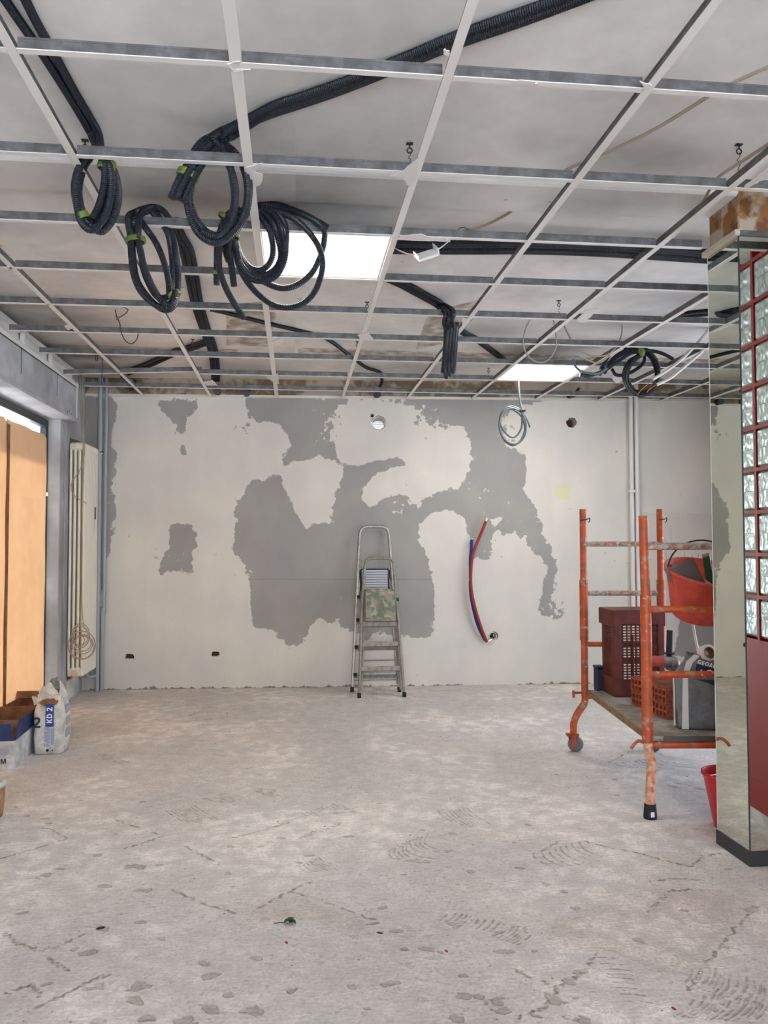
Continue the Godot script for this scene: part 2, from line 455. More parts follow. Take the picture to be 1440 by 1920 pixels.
var joints := [
	[Vector2(-1.200, -3.946), Vector2(-1.116, -3.901), Vector2(-1.009, -3.771), Vector2(-1.080, -3.700), Vector2(-1.147, -3.632), Vector2(-1.223, -3.568)], [Vector2(-0.850, -3.996), Vector2(-0.715, -3.872), Vector2(-0.588, -3.755), Vector2(-0.656, -3.682), Vector2(-0.734, -3.614)], [Vector2(-0.970, -2.892), Vector2(-0.912, -2.821), Vector2(-0.817, -2.758), Vector2(-0.758, -2.786), Vector2(-0.707, -2.852)],
	[Vector2(-0.778, -2.711), Vector2(-0.734, -2.658), Vector2(-0.688, -2.621)], [Vector2(-0.731, -2.425), Vector2(-0.655, -2.499), Vector2(-0.603, -2.565), Vector2(-0.560, -2.583)], [Vector2(-0.475, -3.614), Vector2(-0.382, -3.499), Vector2(-0.307, -3.405)], [Vector2(-0.287, -3.687), Vector2(-0.172, -3.757), Vector2(-0.028, -3.863)], [Vector2(-0.466, -3.181), Vector2(-0.331, -3.040), Vector2(-0.190, -2.939)],
	[Vector2(-0.022, -3.117), Vector2(0.096, -3.023), Vector2(0.277, -2.844)], [Vector2(0.070, -3.191), Vector2(-0.012, -3.116), Vector2(-0.135, -2.974)], [Vector2(-0.840, -2.513), Vector2(-0.778, -2.556), Vector2(-0.732, -2.479)], [Vector2(0.673, -2.480), Vector2(0.707, -2.422), Vector2(0.779, -2.362), Vector2(0.828, -2.386), Vector2(0.889, -2.439)], [Vector2(0.776, -2.355), Vector2(0.706, -2.261), Vector2(0.617, -2.222)],
	[Vector2(1.256, -2.792), Vector2(1.352, -2.889), Vector2(1.423, -2.950), Vector2(1.529, -2.949)], [Vector2(1.378, -3.034), Vector2(1.484, -3.052), Vector2(1.592, -3.027)], [Vector2(1.273, -3.473), Vector2(1.342, -3.402), Vector2(1.459, -3.313), Vector2(1.517, -3.235)], [Vector2(1.517, -3.235), Vector2(1.604, -3.156), Vector2(1.714, -3.255), Vector2(1.796, -3.274)],
	[Vector2(1.652, -2.778), Vector2(1.446, -2.594), Vector2(1.248, -2.398), Vector2(1.142, -2.292)], [Vector2(0.972, -2.543), Vector2(0.903, -2.453), Vector2(0.759, -2.329)], [Vector2(2.076, -4.251), Vector2(2.159, -4.145), Vector2(2.182, -4.050)], [Vector2(1.033, -3.363), Vector2(1.173, -3.501)], [Vector2(1.869, -4.679), Vector2(2.127, -4.928)], [Vector2(-0.810, -6.259), Vector2(-0.767, -6.398), Vector2(-0.525, -6.418), Vector2(-0.508, -6.223), Vector2(-0.792, -6.120)],
]
var pits := [  # centre, half length, half width
	[Vector2(-0.662, -3.419), Vector2(-0.628, -3.407), Vector2(-0.545, -3.419), Vector2(-0.982, -3.371), Vector2(-0.565, -3.180), Vector2(-0.966, -3.039), Vector2(-0.531, -2.918), Vector2(-0.655, -2.889), Vector2(-0.284, -2.622), Vector2(-0.119, -2.627), Vector2(-0.458, -2.504), Vector2(-0.251, -2.540), Vector2(-0.194, -2.432), Vector2(-0.233, -2.366), Vector2(-0.584, -2.519), Vector2(-0.707, -2.754), Vector2(-0.725, -3.234), Vector2(-0.460, -2.435), Vector2(-1.003, -3.341), Vector2(-0.946, -3.425), Vector2(-0.658, -2.723), Vector2(-0.443, -2.794), Vector2(-0.830, -3.551), Vector2(-0.113, -2.341), Vector2(-0.542, -2.340), Vector2(-0.405, -2.337), Vector2(-0.300, -2.312)],
	[Vector2(0.493, -2.346), Vector2(0.530, -2.335), Vector2(0.579, -2.308), Vector2(0.582, -2.262), Vector2(0.672, -2.226), Vector2(0.448, -2.239), Vector2(0.674, -2.578), Vector2(0.356, -2.631), Vector2(0.429, -2.626), Vector2(0.748, -2.296), Vector2(0.820, -2.387), Vector2(0.878, -2.433), Vector2(1.636, -2.769), Vector2(1.399, -2.528), Vector2(1.133, -2.603), Vector2(0.783, -2.194), Vector2(0.285, -2.434), Vector2(0.554, -2.763), Vector2(2.147, -4.123), Vector2(2.028, -4.184)],
]
func floor_pictures(x0: float, z0: float, ppm: float, w: int, h: int) -> Array:
	var dark := PackedFloat32Array(); dark.resize(w * h)
	var hgt := PackedFloat32Array(); hgt.resize(w * h)
	var off := Vector3(x0 * ppm, z0 * ppm, 0)
	var n1 := noise_bytes(w, h, 0.9 / ppm, 41, 5, off)
	var n2 := noise_bytes(w, h, 7.0 / ppm, 42, 4, off)
	var n3 := noise_bytes(w, h, 60.0 / ppm, 43, 3, off)
	var n4 := noise_bytes(w, h, 1.6 / ppm, 44, 3, off)
	var n5 := noise_bytes(w, h, 22.0 / ppm, 45, 3, off)
	var segs := []   # a, b, half width, depth, tone
	for c in combs:
		var l: Array = c[0]
		var a := Vector2(l[0].x, l[0].y)
		for k in c[1]:
			var s: Vector2 = l[0].lerp(l[1], (k + 0.3 * sin(k * 7.1)) / float(c[1]))
			var along: Vector2 = (l[2] - l[0]) * (0.75 + 0.35 * absf(sin(k * 3.7)))
			var last := s
			for t in range(1, 6):
				var f := t / 5.0
				var q: Vector2 = s + along * f + Vector2(-along.y, along.x) * float(c[2]) * f * (1.0 - f) * 2.0
				segs.append([last, q, 0.0042, 0.30, 0.13])
				last = q
	var wob := 0
	for j in joints:
		for i in j.size() - 1:
			var last: Vector2 = j[i]
			for t in range(1, 9):
				wob += 1
				var q: Vector2 = j[i].lerp(j[i + 1], t / 8.0) + Vector2(sin(wob * 2.3), cos(wob * 3.1)) * 0.006
				segs.append([last, q, 0.004 + 0.003 * absf(sin(wob * 1.7)), 0.25, 0.24 * absf(sin(wob * 0.9)) + 0.05])
				last = q
	for s in segs:
		var a: Vector2 = (s[0] - Vector2(x0, z0)) * ppm
		var b: Vector2 = (s[1] - Vector2(x0, z0)) * ppm
		var r: float = s[2] * ppm
		var ab := b - a
		var ll := maxf(ab.length_squared(), 1e-6)
		for y in range(maxi(0, int(minf(a.y, b.y) - r * 2.0)), mini(h, int(maxf(a.y, b.y) + r * 2.0) + 1)):
			for x in range(maxi(0, int(minf(a.x, b.x) - r * 2.0)), mini(w, int(maxf(a.x, b.x) + r * 2.0) + 1)):
				var p := Vector2(x, y)
				var d := p.distance_to(a + ab * clampf((p - a).dot(ab) / ll, 0.0, 1.0)) / r
				var i := y * w + x
				var k := (1.0 - smoothstep(0.4, 1.3, d)) * clampf(0.35 + (n5[i] - 100) / 70.0, 0.0, 1.0)
				dark[i] = maxf(dark[i], k * s[4])
				hgt[i] = minf(hgt[i], -k * s[3])
	var pk := 0
	var extra := []
	var pr := RandomNumberGenerator.new()
	pr.seed = 77
	for i in 90: extra.append(Vector2(pr.randf_range(-1.6, 1.9), pr.randf_range(-4.6, -1.5)))
	for list in [pits[0], pits[1], extra]:
		for c in list:
			pk += 1
			var p: Vector2 = (c - Vector2(x0, z0)) * ppm
			var ra := (0.014 + 0.020 * absf(sin(pk * 5.3))) * (0.6 if pk > 47 else 1.0) * ppm
			var rb := ra * (0.45 + 0.3 * absf(cos(pk * 2.9)))
			var an := sin(pk * 1.3) * 0.6 - 0.3
			for y in range(maxi(0, int(p.y - ra * 1.6)), mini(h, int(p.y + ra * 1.6))):
				for x in range(maxi(0, int(p.x - ra * 1.6)), mini(w, int(p.x + ra * 1.6))):
					var q := (Vector2(x, y) - p).rotated(an)
					var i := y * w + x
					var d := Vector2(q.x / ra, q.y / rb).length() + (n5[i] / 255.0 - 0.5) * 1.6
					var k := 1.0 - smoothstep(0.72, 0.98, d)
					dark[i] = maxf(dark[i], k * 0.15)
					hgt[i] = minf(hgt[i], -k * 0.34)
	var bed := PackedByteArray(); bed.resize(w * h)
	for q in [[Vector2(0.815, -2.723), Vector2(1.062, -2.879), Vector2(1.364, -3.004), Vector2(1.711, -2.893), Vector2(1.485, -2.646), Vector2(1.240, -2.399), Vector2(1.167, -2.392), Vector2(1.090, -2.448), Vector2(1.004, -2.557), Vector2(0.917, -2.637)], [Vector2(-0.235, -2.924), Vector2(-0.022, -3.094), Vector2(0.144, -2.985), Vector2(0.277, -2.844), Vector2(0.299, -2.709), Vector2(0.091, -2.846), Vector2(-0.095, -2.928)]]:
		var poly := PackedVector2Array()
		for p in q: poly.append((p - Vector2(x0, z0)) * ppm)
		bed = fill_poly(bed, w, h, poly, 255)
	bed = soften(bed, w, h, 5)
	var px := PackedByteArray(); px.resize(w * h * 3)
	var hg := PackedByteArray(); hg.resize(w * h)
	for y in h:
		var z := z0 + y / ppm
		for x in w:
			var i := y * w + x
			var a := n1[i] / 255.0 - 0.5
			var b := n2[i] / 255.0 - 0.5
			var c := n3[i] / 255.0 - 0.5
			var d := n4[i] / 255.0 - 0.5
			var e := n5[i] / 255.0 - 0.5
			var X := x0 + x / ppm
			var comb := sin((X * 0.5 + z * 0.85 + a * 0.9) * 420.0 + d * 9.0) * smoothstep(0.02, 0.2, d) * smoothstep(0.0, 0.1, b + 0.03)
			var bd := smoothstep(0.35, 0.65, bed[i] / 255.0 + b * 1.5)
			var pit := smoothstep(0.16, 0.24, e + b * 0.5)
			var st := n5[((y * 3) % h) * w + x / 2] / 255.0 - 0.5
			var crust := smoothstep(0.10, 0.16, a + b * 0.7 + e * 0.25)
			var film := smoothstep(0.02, 0.09, b + e * 0.5 + st * 0.25) * smoothstep(-0.04, 0.16, a + d * 0.5)
			var U := X * 0.88 + z * 0.47
			var V := z * 0.88 - X * 0.47
			var hatch := (smoothstep(0.86, 1.0, sin(U * 210.0 + d * 3.0)) + smoothstep(0.86, 1.0, sin(V * 190.0 + a * 3.0))) * smoothstep(-0.05, 0.15, b - d)
			var k := 1.0 + a * 0.15 + b * 0.15 + c * 0.14 + st * 0.12 - 0.02 + crust * 0.02 + film * 0.05 + comb * 0.014 - hatch * 0.022 - bd * 0.06 - dark[i] - pit * 0.06
			var warm := a * 0.012 + dark[i] * 0.10 + bd * 0.010 - d * 0.012
			px[i * 3] = clampi(int((0.828 + warm) * k * 255.0), 0, 255)
			px[i * 3 + 1] = clampi(int(0.802 * k * 255.0), 0, 255)
			px[i * 3 + 2] = clampi(int((0.774 - warm * 0.8) * k * 255.0), 0, 255)
			hg[i] = clampi(int((0.62 + hgt[i] + b * 0.10 + c * 0.06 + e * 0.05 + comb * 0.06 - hatch * 0.03 + st * 0.05 - bd * 0.12 - pit * 0.08 + crust * 0.05 + film * 0.045) * 255.0), 0, 255)
	return [tex_from(w, h, px), tex_from(w, h, hg, Image.FORMAT_L8)]

func floor_material(key: String, pics: Array) -> StandardMaterial3D:
	var m := StandardMaterial3D.new()
	m.resource_name = key
	m.albedo_texture = pics[0]
	m.roughness = 0.92
	m.metallic_specular = 0.25
	m.heightmap_enabled = true
	m.heightmap_texture = pics[1]
	m.heightmap_scale = 1.3
	m.texture_repeat = false
	return m

# ---------------------------------------------------------------- small builders
func hose(parent: Node, pts: Array, r := 0.0142, called := "hose", m: Material = null) -> void:
	var p := spline(pts, 0.0035 if r > 0.01 else 0.006)
	obj(called, Geo.new().tube(p, r, 10, 0.15 if r > 0.01 else 0.0).mesh(r <= 0.01), m if m else mats["black_conduit"], parent)

func cable(parent: Node, pts: Array, r: float, m: Material, called := "cable", step := 0.02) -> MeshInstance3D:
	return obj(called, Geo.new().tube(spline(pts, step), r, 8).mesh(), m, parent)

# a strip of green tape wound round a bundle
func tape(parent: Node, at: Vector3, axis: Vector3, r: float, width := 0.022) -> void:
	r *= 1.02
	var y := axis.normalized()
	var x := y.cross(Vector3(0.3, 0.1, 1)).normalized()
	var b := Basis(x, y, x.cross(y))
	var g := Geo.new()
	g.lathe([Vector2(r * 0.9, -width), Vector2(r * 1.06, -width * 0.92), Vector2(r * 1.1, -width * 0.3), Vector2(r * 1.02, 0.0), Vector2(r * 1.09, width * 0.4), Vector2(r * 1.03, width * 0.95), Vector2(r * 0.9, width)], 14, Transform3D(b, at))
	obj("green_tape", g.mesh(), mats["green_tape"], parent)

func ragged(pts: Array, amount: float, sd: int, closed := true) -> PackedVector2Array:
	var r := RandomNumberGenerator.new()
	r.seed = sd
	var o := PackedVector2Array()
	for i in (pts.size() if closed else pts.size() - 1):
		var a: Vector2 = pts[i]
		var b: Vector2 = pts[(i + 1) % pts.size()]
		o.append(a)
		for k in [0.25, 0.5, 0.75]:
			o.append(a.lerp(b, k) + (b - a).orthogonal().normalized() * r.randf_range(-amount, amount))
	if not closed: o.append(pts[-1])
	return o

func lettering(text: String, height: float, parent: Node, x: Transform3D, m: Material, called := "lettering", depth := 0.0015, bold := true) -> void:
	var t := TextMesh.new()
	var f := SystemFont.new()
	f.font_names = PackedStringArray(["Droid Sans"])
	f.font_weight = 700 if bold else 400
	t.font = f
	t.text = text
	t.font_size = 64
	t.pixel_size = height / 46.0
	t.depth = depth
	var o := obj(called, t, m, parent)
	o.transform = x

# eye hook screwed into the slab with a twisted hanger wire
func hook(at: Vector3, drop: float, label: String) -> void:
	var t := thing("ceiling_hook", label, "hook", at, 0.0, "old hanger hooks in the slab")
	var ring := []
	for i in 13:
		var a := TAU * i / 12.0 + PI / 2.0
		ring.append(Vector3(cos(a) * 0.010, -0.028 + sin(a) * 0.010, 0))
	obj("eye", Geo.new().tube([Vector3(0, 0, 0), Vector3(0, -0.018, 0)], 0.0032, 6).tube(ring, 0.0026, 6).box(Vector3(0, -0.002, 0), Vector3(0.026, 0.004, 0.018), 0.001).mesh(), mats["dark_steel"], t)
	if drop > 0.0:
		var w := []
		for i in 7:
			var f := i / 6.0
			w.append(Vector3(sin(i * 2.4) * 0.006, -0.034 - drop * f, cos(i * 1.9) * 0.005))
		cable(t, w, 0.0014, mats["dark_steel"], "hanger_wire", 0.008)

# one length of T-section: painted flange and galvanised web
func tee_mesh(length: float, flange: float, ends := 0.0) -> ArrayMesh:
	var g := Geo.new()
	g.box(Vector3(0, 0.0015, 0), Vector3(length, 0.003, flange), 0.0006)
	var m := g.surface(ArrayMesh.new())
	var s := Geo.new()
	s.box(Vector3(0, 0.019, 0), Vector3(length - ends, 0.032, 0.0035), 0.0)
	s.box(Vector3(0, 0.037, 0), Vector3(length - ends, 0.007, 0.007), 0.001)
	s.surface(m)
	m.surface_set_material(0, mats["tee_paint"])
	m.surface_set_material(1, mats["tee_steel"])
	return m

# ---------------------------------------------------------------- the scene
func _ready() -> void:
	rng.seed = 11
	var cam := Camera3D.new()
	cam.name = "camera"
	cam.fov = 65.155
	cam.near = 0.05
	cam.far = 200.0
	cam.position = Vector3(0, 1.318, 0)
	cam.rotation = Vector3(0.0385, -0.111, -0.0019)
	add_child(cam)
	cam.current = true
	var env := Environment.new()
	var sky_material := ProceduralSkyMaterial.new()
	sky_material.sky_top_color = Color(0.72, 0.80, 0.92)
	sky_material.sky_horizon_color = Color(0.95, 0.96, 0.97)
	sky_material.ground_bottom_color = Color(0.70, 0.68, 0.64)
	sky_material.ground_horizon_color = Color(0.80, 0.78, 0.75)
	sky_material.sky_energy_multiplier = 1.0
	var sky := Sky.new()
	sky.sky_material = sky_material
	env.background_mode = Environment.BG_SKY
	env.sky = sky
	env.background_energy_multiplier = 1.0
	env.tonemap_mode = Environment.TONE_MAPPER_LINEAR
	env.tonemap_exposure = 6.9
	env.sdfgi_enabled = true
	env.ssao_enabled = true
	env.ssil_enabled = true
	var world := WorldEnvironment.new()
	world.name = "world"
	world.environment = env
	add_child(world)
	var sun := DirectionalLight3D.new()
	sun.name = "sun"
	sun.light_energy = 2.6
	sun.light_color = Color(0.975, 0.985, 1.0)
	sun.light_angular_distance = 2.0
	sun.shadow_enabled = true
	add_child(sun)
	sun.look_at_from_position(Vector3(-8, 7.4, -6.6), Vector3(0, 0, -6.0))
	make_materials()
	shell()
	column()
	grid()
	coils()
	wall_fittings()
	left_side()
	ladders()
	scaffold()
	floor_bits()

func make_materials() -> void:
	var grime := blotches(256, Color(1, 1, 1), [[Color(0.72, 0.70, 0.67), 0.55, 0.18, 0.014, 3, 0.8], [Color(0.86, 0.85, 0.84), 0.5, 0.2, 0.07, 4, 0.6]])
	mat("black_conduit", Color(0.09, 0.115, 0.15), 0.45)
	mat("grey_conduit", Color(0.36, 0.40, 0.42), 0.5)
	mat("green_tape", Color(0.40, 0.47, 0.17), 0.7)
	mat("dark_steel", Color(0.24, 0.23, 0.22), 0.5, 0.6)
	mat("tee_paint", Color(0.88, 0.86, 0.83), 0.6)
	mat("tee_steel", Color(0.47, 0.475, 0.48), 0.5, 0.45, grime, 2.4)
	mat("flake", Color(0.85, 0.83, 0.80), 0.9)
	mat("white_pipe", Color(0.87, 0.86, 0.84), 0.5)
	mat("grey_pipe", Color(0.60, 0.615, 0.63), 0.5)
	mat("beige_cable", Color(0.62, 0.57, 0.50), 0.6)
	mat("white_cable", Color(0.80, 0.78, 0.74), 0.5)
	mat("copper", Color(0.72, 0.42, 0.25), 0.35, 0.9)
	mat("plaster_grey", Color(0.715, 0.72, 0.73), 0.85, 0.0, grime, 0.25)
	mat("plaster_white", Color(0.86, 0.85, 0.83), 0.9, 0.0, grime, 0.5)
	mat("radiator", Color(0.90, 0.86, 0.79), 0.4)
	mat("chrome", Color(0.85, 0.85, 0.86), 0.2, 1.0)
	mat("aluminium", Color(0.74, 0.74, 0.73), 0.42, 0.7, grime, 3.0)
	mat("aluminium_dirty", Color(0.62, 0.60, 0.56), 0.6, 0.4, grime, 5.0)
	mat("rubber", Color(0.11, 0.11, 0.115), 0.75)
	mat("wheel", Color(0.42, 0.42, 0.42), 0.7)
	mat("brown_hole", Color(0.36, 0.25, 0.15), 0.95)
	mat("dark_hole", Color(0.40, 0.27, 0.24), 0.95)
	mat("orange", Color(1, 1, 1), 0.5, 0.0, blotches(256, Color(0.72, 0.30, 0.13), [[Color(0.55, 0.27, 0.14), 0.58, 0.1, 0.03, 21, 0.7], [Color(0.60, 0.56, 0.50), 0.70, 0.03, 0.035, 22, 0.9], [Color(0.88, 0.84, 0.80), 0.76, 0.02, 0.06, 23, 0.9]]), 1.3)
	mat("orange_crusted", Color(1, 1, 1), 0.8, 0.0, blotches(256, Color(0.66, 0.62, 0.57), [[Color(0.74, 0.36, 0.22), 0.58, 0.04, 0.03, 26, 0.9], [Color(0.42, 0.40, 0.37), 0.62, 0.04, 0.05, 27, 0.9], [Color(0.86, 0.82, 0.79), 0.66, 0.03, 0.04, 28, 0.9]]), 2.0)
	mat("orange_dusty", Color(1, 1, 1), 0.85, 0.0, blotches(256, Color(0.80, 0.56, 0.43), [[Color(0.86, 0.74, 0.66), 0.5, 0.12, 0.03, 24, 0.9], [Color(0.76, 0.34, 0.16), 0.62, 0.08, 0.04, 25, 0.9]]), 1.6)
	mat("crate", Color(0.42, 0.165, 0.145), 0.55, 0.0, grime, 2.5)
	mat("terracotta", Color(0.66, 0.33, 0.22), 0.9, 0.0, grime, 4.0)
	mat("terracotta_dark", Color(0.60, 0.31, 0.22), 0.9, 0.0, grime, 4.0)
	mat("bucket", Color(0.83, 0.31, 0.23), 0.6, 0.0, grime, 2.5)
	mat("red_bucket", Color(0.80, 0.10, 0.16), 0.4)
	mat("board", Color(0.62, 0.59, 0.55), 0.85, 0.0, blotches(256, Color(1, 1, 1), [[Color(0.78, 0.74, 0.68), 0.5, 0.2, 0.02, 61, 0.8], [Color(0.92, 0.92, 0.92), 0.6, 0.1, 0.06, 62, 0.9]]), 1.5)
	mat("board_edge", Color(0.60, 0.48, 0.36), 0.85, 0.0, grime, 2.0)
	mat("board_end", Color(0.34, 0.32, 0.31), 0.85)
	mat("frame_dark", Color(0.10, 0.135, 0.15), 0.4, 0.2)
	mat("paper_white", Color(0.86, 0.845, 0.81), 0.8, 0.0, grime, 2.5)
	mat("sack_grey", Color(0.47, 0.48, 0.49), 0.6, 0.0, grime, 2.5)
	mat("sack_white", Color(0.82, 0.81, 0.78), 0.7)
	mat("print_navy", Color(0.09, 0.12, 0.24), 0.6)
	mat("print_blue", Color(0.13, 0.26, 0.58), 0.6)
	mat("print_faded", Color(0.58, 0.64, 0.76), 0.7)
	mat("print_white", Color(0.93, 0.93, 0.92), 0.7)
	mat("print_grey", Color(0.60, 0.62, 0.66), 0.7)
	mat("ink", Color(0.10, 0.10, 0.12), 0.7)
	mat("cardboard", Color(0.56, 0.38, 0.26), 0.85, 0.0, grime, 2.0)
	mat("carton_white", Color(0.82, 0.83, 0.84), 0.7, 0.0, grime, 1.5)
	mat("carton_blue", Color(0.15, 0.22, 0.42), 0.65, 0.0, grime, 2.0)
	mat("steel_blade", Color(0.42, 0.40, 0.39), 0.4, 0.7)
	mat("green_plastic", Color(0.08, 0.30, 0.19), 0.5)
	mat("tool_grey", Color(0.62, 0.60, 0.57), 0.5, 0.3, grime, 6.0)
	mat("tool_red", Color(0.72, 0.32, 0.28), 0.5)
	mat("red_pipe", Color(0.58, 0.19, 0.15), 0.85)
	mat("blue_pipe", Color(0.12, 0.20, 0.50), 0.75)
	mat("mirror", Color(0.84, 0.865, 0.82), 0.015, 1.0)
	mat("skirting", Color(0.19, 0.20, 0.21), 0.45)
	mat("grout_red", Color(0.60, 0.09, 0.085), 0.6)
	mat("leaf", Color(0.16, 0.25, 0.10), 0.7)
	mat("wood", Color(0.66, 0.52, 0.37), 0.8, 0.0, grime, 3.0)
	var glass := mat("glass", Color(0.93, 0.97, 0.98, 0.06), 0.02)
	glass.transparency = BaseMaterial3D.TRANSPARENCY_ALPHA
	var led := mat("led_diffuser", Color(0.95, 0.95, 0.95), 0.5)
	led.emission_enabled = true
	led.emission = Color(1.0, 0.99, 0.97)
	led.emission_energy_multiplier = 1.0
	var kraft := mat("kraft", Color(1, 1, 1), 0.8, 0.0, blotches(256, Color(0.76, 0.62, 0.48), [[Color(0.73, 0.59, 0.45), 0.5, 0.25, 0.012, 51, 0.8], [Color(0.78, 0.645, 0.505), 0.55, 0.2, 0.03, 52, 0.4]]), 0.6)
	kraft.backlight_enabled = true
	kraft.backlight = Color(0.40, 0.375, 0.34)
	var block := mat("glass_block", Color(0.74, 0.79, 0.78), 0.12)
	block.clearcoat_enabled = true
	var wavy := FastNoiseLite.new()
	wavy.seed = 5
	wavy.frequency = 0.035
	wavy.fractal_octaves = 2
	wavy.domain_warp_enabled = true
	block.heightmap_enabled = true
	block.heightmap_texture = tex_from(128, 128, noise_bytes(128, 128, 0.03, 6, 2), Image.FORMAT_L8)
	block.heightmap_scale = 1.6
	block.uv1_triplanar = true
	block.uv1_scale = Vector3.ONE * 4.0

# ---------------------------------------------------------------- room shell
func shell() -> void:
	# floor: the near strip carries a finer picture than the far one
	var near := floor_pictures(-1.75, -3.75, 480.0, 2016, 1104)
	var far := floor_pictures(-2.3, -7.7, 310.0, 2016, 1225)
	var fm := ArrayMesh.new()
	var g := Geo.new()
	g.quad(Vector3(-1.75, 0, -1.45), Vector3(2.45, 0, -1.45), Vector3(2.45, 0, -3.75), Vector3(-1.75, 0, -3.75), Vector3.UP)
	g.surface(fm)
	g = Geo.new()
	g.quad(Vector3(-2.3, 0, -7.7 + 1225 / 310.0), Vector3(4.203, 0, -7.7 + 1225 / 310.0), Vector3(4.203, 0, -7.7), Vector3(-2.3, 0, -7.7), Vector3.UP)
	g.surface(fm)
	g = Geo.new()
	g.quad(Vector3(-2.3, 0, 3), Vector3(4.5, 0, 3), Vector3(4.5, 0, -1.45), Vector3(-2.3, 0, -1.45), Vector3.UP)
	g.quad(Vector3(-2.3, 0, -1.45), Vector3(-1.75, 0, -1.45), Vector3(-1.75, 0, -3.75), Vector3(-2.3, 0, -3.75), Vector3.UP)
	g.quad(Vector3(2.45, 0, -1.45), Vector3(4.5, 0, -1.45), Vector3(4.5, 0, -3.75), Vector3(2.45, 0, -3.75), Vector3.UP)
	g.quad(Vector3(4.203, 0, -3.7), Vector3(4.5, 0, -3.7), Vector3(4.5, 0, -7.7), Vector3(4.203, 0, -7.7), Vector3.UP)
	g.box(Vector3(1.1, -0.08, -2.35), Vector3(6.8, 0.14, 10.7))
	g.surface(fm)
	fm.surface_set_material(0, floor_material("screed_near", near))
	fm.surface_set_material(1, floor_material("screed_far", far))
	var plain := StandardMaterial3D.new()
	plain.albedo_color = Color(0.815, 0.79, 0.76)
	plain.roughness = 0.92
	fm.surface_set_material(2, plain)
	struct("floor", fm, null)
	# slab and the shallow beam that crosses it at the column
	var slab := StandardMaterial3D.new()
	slab.albedo_texture = slab_picture()
	slab.roughness = 0.9
	slab.uv1_triplanar = true
	slab.uv1_world_triplanar = true
	slab.uv1_scale = Vector3.ONE / 8.0
	mats["slab"] = slab
	var ceil := struct("ceiling", Geo.new().box(Vector3(1.1, SY + 0.11, -2.45), Vector3(6.9, 0.22, 10.9)).mesh(), slab)
	struct("beam", Geo.new().box(Vector3(1.1, SY - 0.012, -3.27), Vector3(6.5, 0.08, 0.27), 0.008).mesh(), slab, ceil)
	# back wall, with holes cut through it
	var pics := wall_pictures()
	var wm := StandardMaterial3D.new()
	wm.resource_name = "skimmed_wall"
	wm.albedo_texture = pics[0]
	wm.roughness = 0.85
	wm.metallic_specular = 0.3
	wm.uv1_triplanar = true
	wm.uv1_triplanar_sharpness = 8.0
	wm.uv1_scale = Vector3(1.0 / WW, 1.0 / WH, 1.0 / WW)
	wm.uv1_offset = Vector3(-WX0 / WW, 0, 0)
	wm.heightmap_enabled = true
	wm.heightmap_texture = pics[1]
	wm.heightmap_scale = 0.6
	var wall := CSGCombiner3D.new()
	wall.name = "wall_back"
	wall.position = Vector3(0, 0, -7.416)
	wall.rotation.y = -0.04926
	wall.set_meta("kind", "structure")
	wall.material_override = wm
	var body := CSGBox3D.new()
	body.name = "wall_body"
	body.size = Vector3(6.7, 2.94, 0.24)
	body.position = Vector3(1.1, 1.41, -0.12)
	wall.add_child(body)
	var cut := func(called: String, poly: PackedVector2Array, depth: float) -> void:
		var c := CSGPolygon3D.new()
		c.name = called
		c.polygon = poly
		c.depth = depth + 0.02
		c.position = Vector3(0, 0, 0.02)
		c.operation = CSGShape3D.OPERATION_SUBTRACTION
		wall.add_child(c)
	var round_hole := func(cx: float, cy: float, r: float, wob: float, sd: int) -> PackedVector2Array:
		var q := RandomNumberGenerator.new()
		q.seed = sd
		var o := PackedVector2Array()
		for i in 22:
			var rr := r + q.randf_range(-wob, wob)
			o.append(Vector2(cx + cos(TAU * i / 22.0) * rr, cy + sin(TAU * i / 22.0) * rr))
		return o
	cut.call("vent_hole", round_hole.call(0.775, 2.433, 0.069, 0.002, 1), 0.3)
	cut.call("broken_hole", round_hole.call(2.60, 2.450, 0.050, 0.009, 2), 0.16)
	cut.call("broken_hole_small", round_hole.call(0.715, 2.500, 0.017, 0.004, 3), 0.1)
	cut.call("socket_hole", PackedVector2Array([Vector2(-1.525, 0.278), Vector2(-1.52, 0.312), Vector2(-1.50, 0.322), Vector2(-1.452, 0.318), Vector2(-1.44, 0.30), Vector2(-1.44, 0.278)]), 0.06)
	cut.call("socket_hole_right", PackedVector2Array([Vector2(-0.752, 0.292), Vector2(-0.748, 0.325), Vector2(-0.735, 0.335), Vector2(-0.69, 0.334), Vector2(-0.677, 0.32), Vector2(-0.68, 0.30), Vector2(-0.70, 0.29)]), 0.06)
	cut.call("box_hole", round_hole.call(1.843, 0.453, 0.040, 0.003, 4), 0.07)
	add_child(wall)
	# rough brick and clay at the bottom of the recesses
	var rec := func(called: String, x: float, y: float, sx: float, sy: float, z: float, m: Material) -> void:
		struct(called, Geo.new().box(Vector3(x, y, z), Vector3(sx, sy, 0.012), 0.003).mesh(), m, wall)
	rec.call("recess_back", -1.48, 0.30, 0.10, 0.06, -0.052, mats["brown_hole"])
	rec.call("recess_back", -0.715, 0.313, 0.10, 0.06, -0.052, mats["brown_hole"])
	rec.call("recess_back", 2.60, 2.45, 0.13, 0.13, -0.15, mats["dark_hole"])
	rec.call("recess_back", 0.715, 2.50, 0.05, 0.05, -0.09, mats["dark_hole"])
	rec.call("recess_back", 1.843, 0.453, 0.10, 0.10, -0.06, mats["dark_hole"])
	# perimeter angle of the grid along the back wall
	struct("perimeter_angle", Geo.new().box(Vector3(1.1, GY + 0.001, 0.012), Vector3(6.4, 0.003, 0.024)).box(Vector3(1.1, GY + 0.013, 0.0025), Vector3(6.4, 0.024, 0.003)).mesh(), mats["tee_paint"], wall)
	# left wall with the shop-window opening
	g = Geo.new()
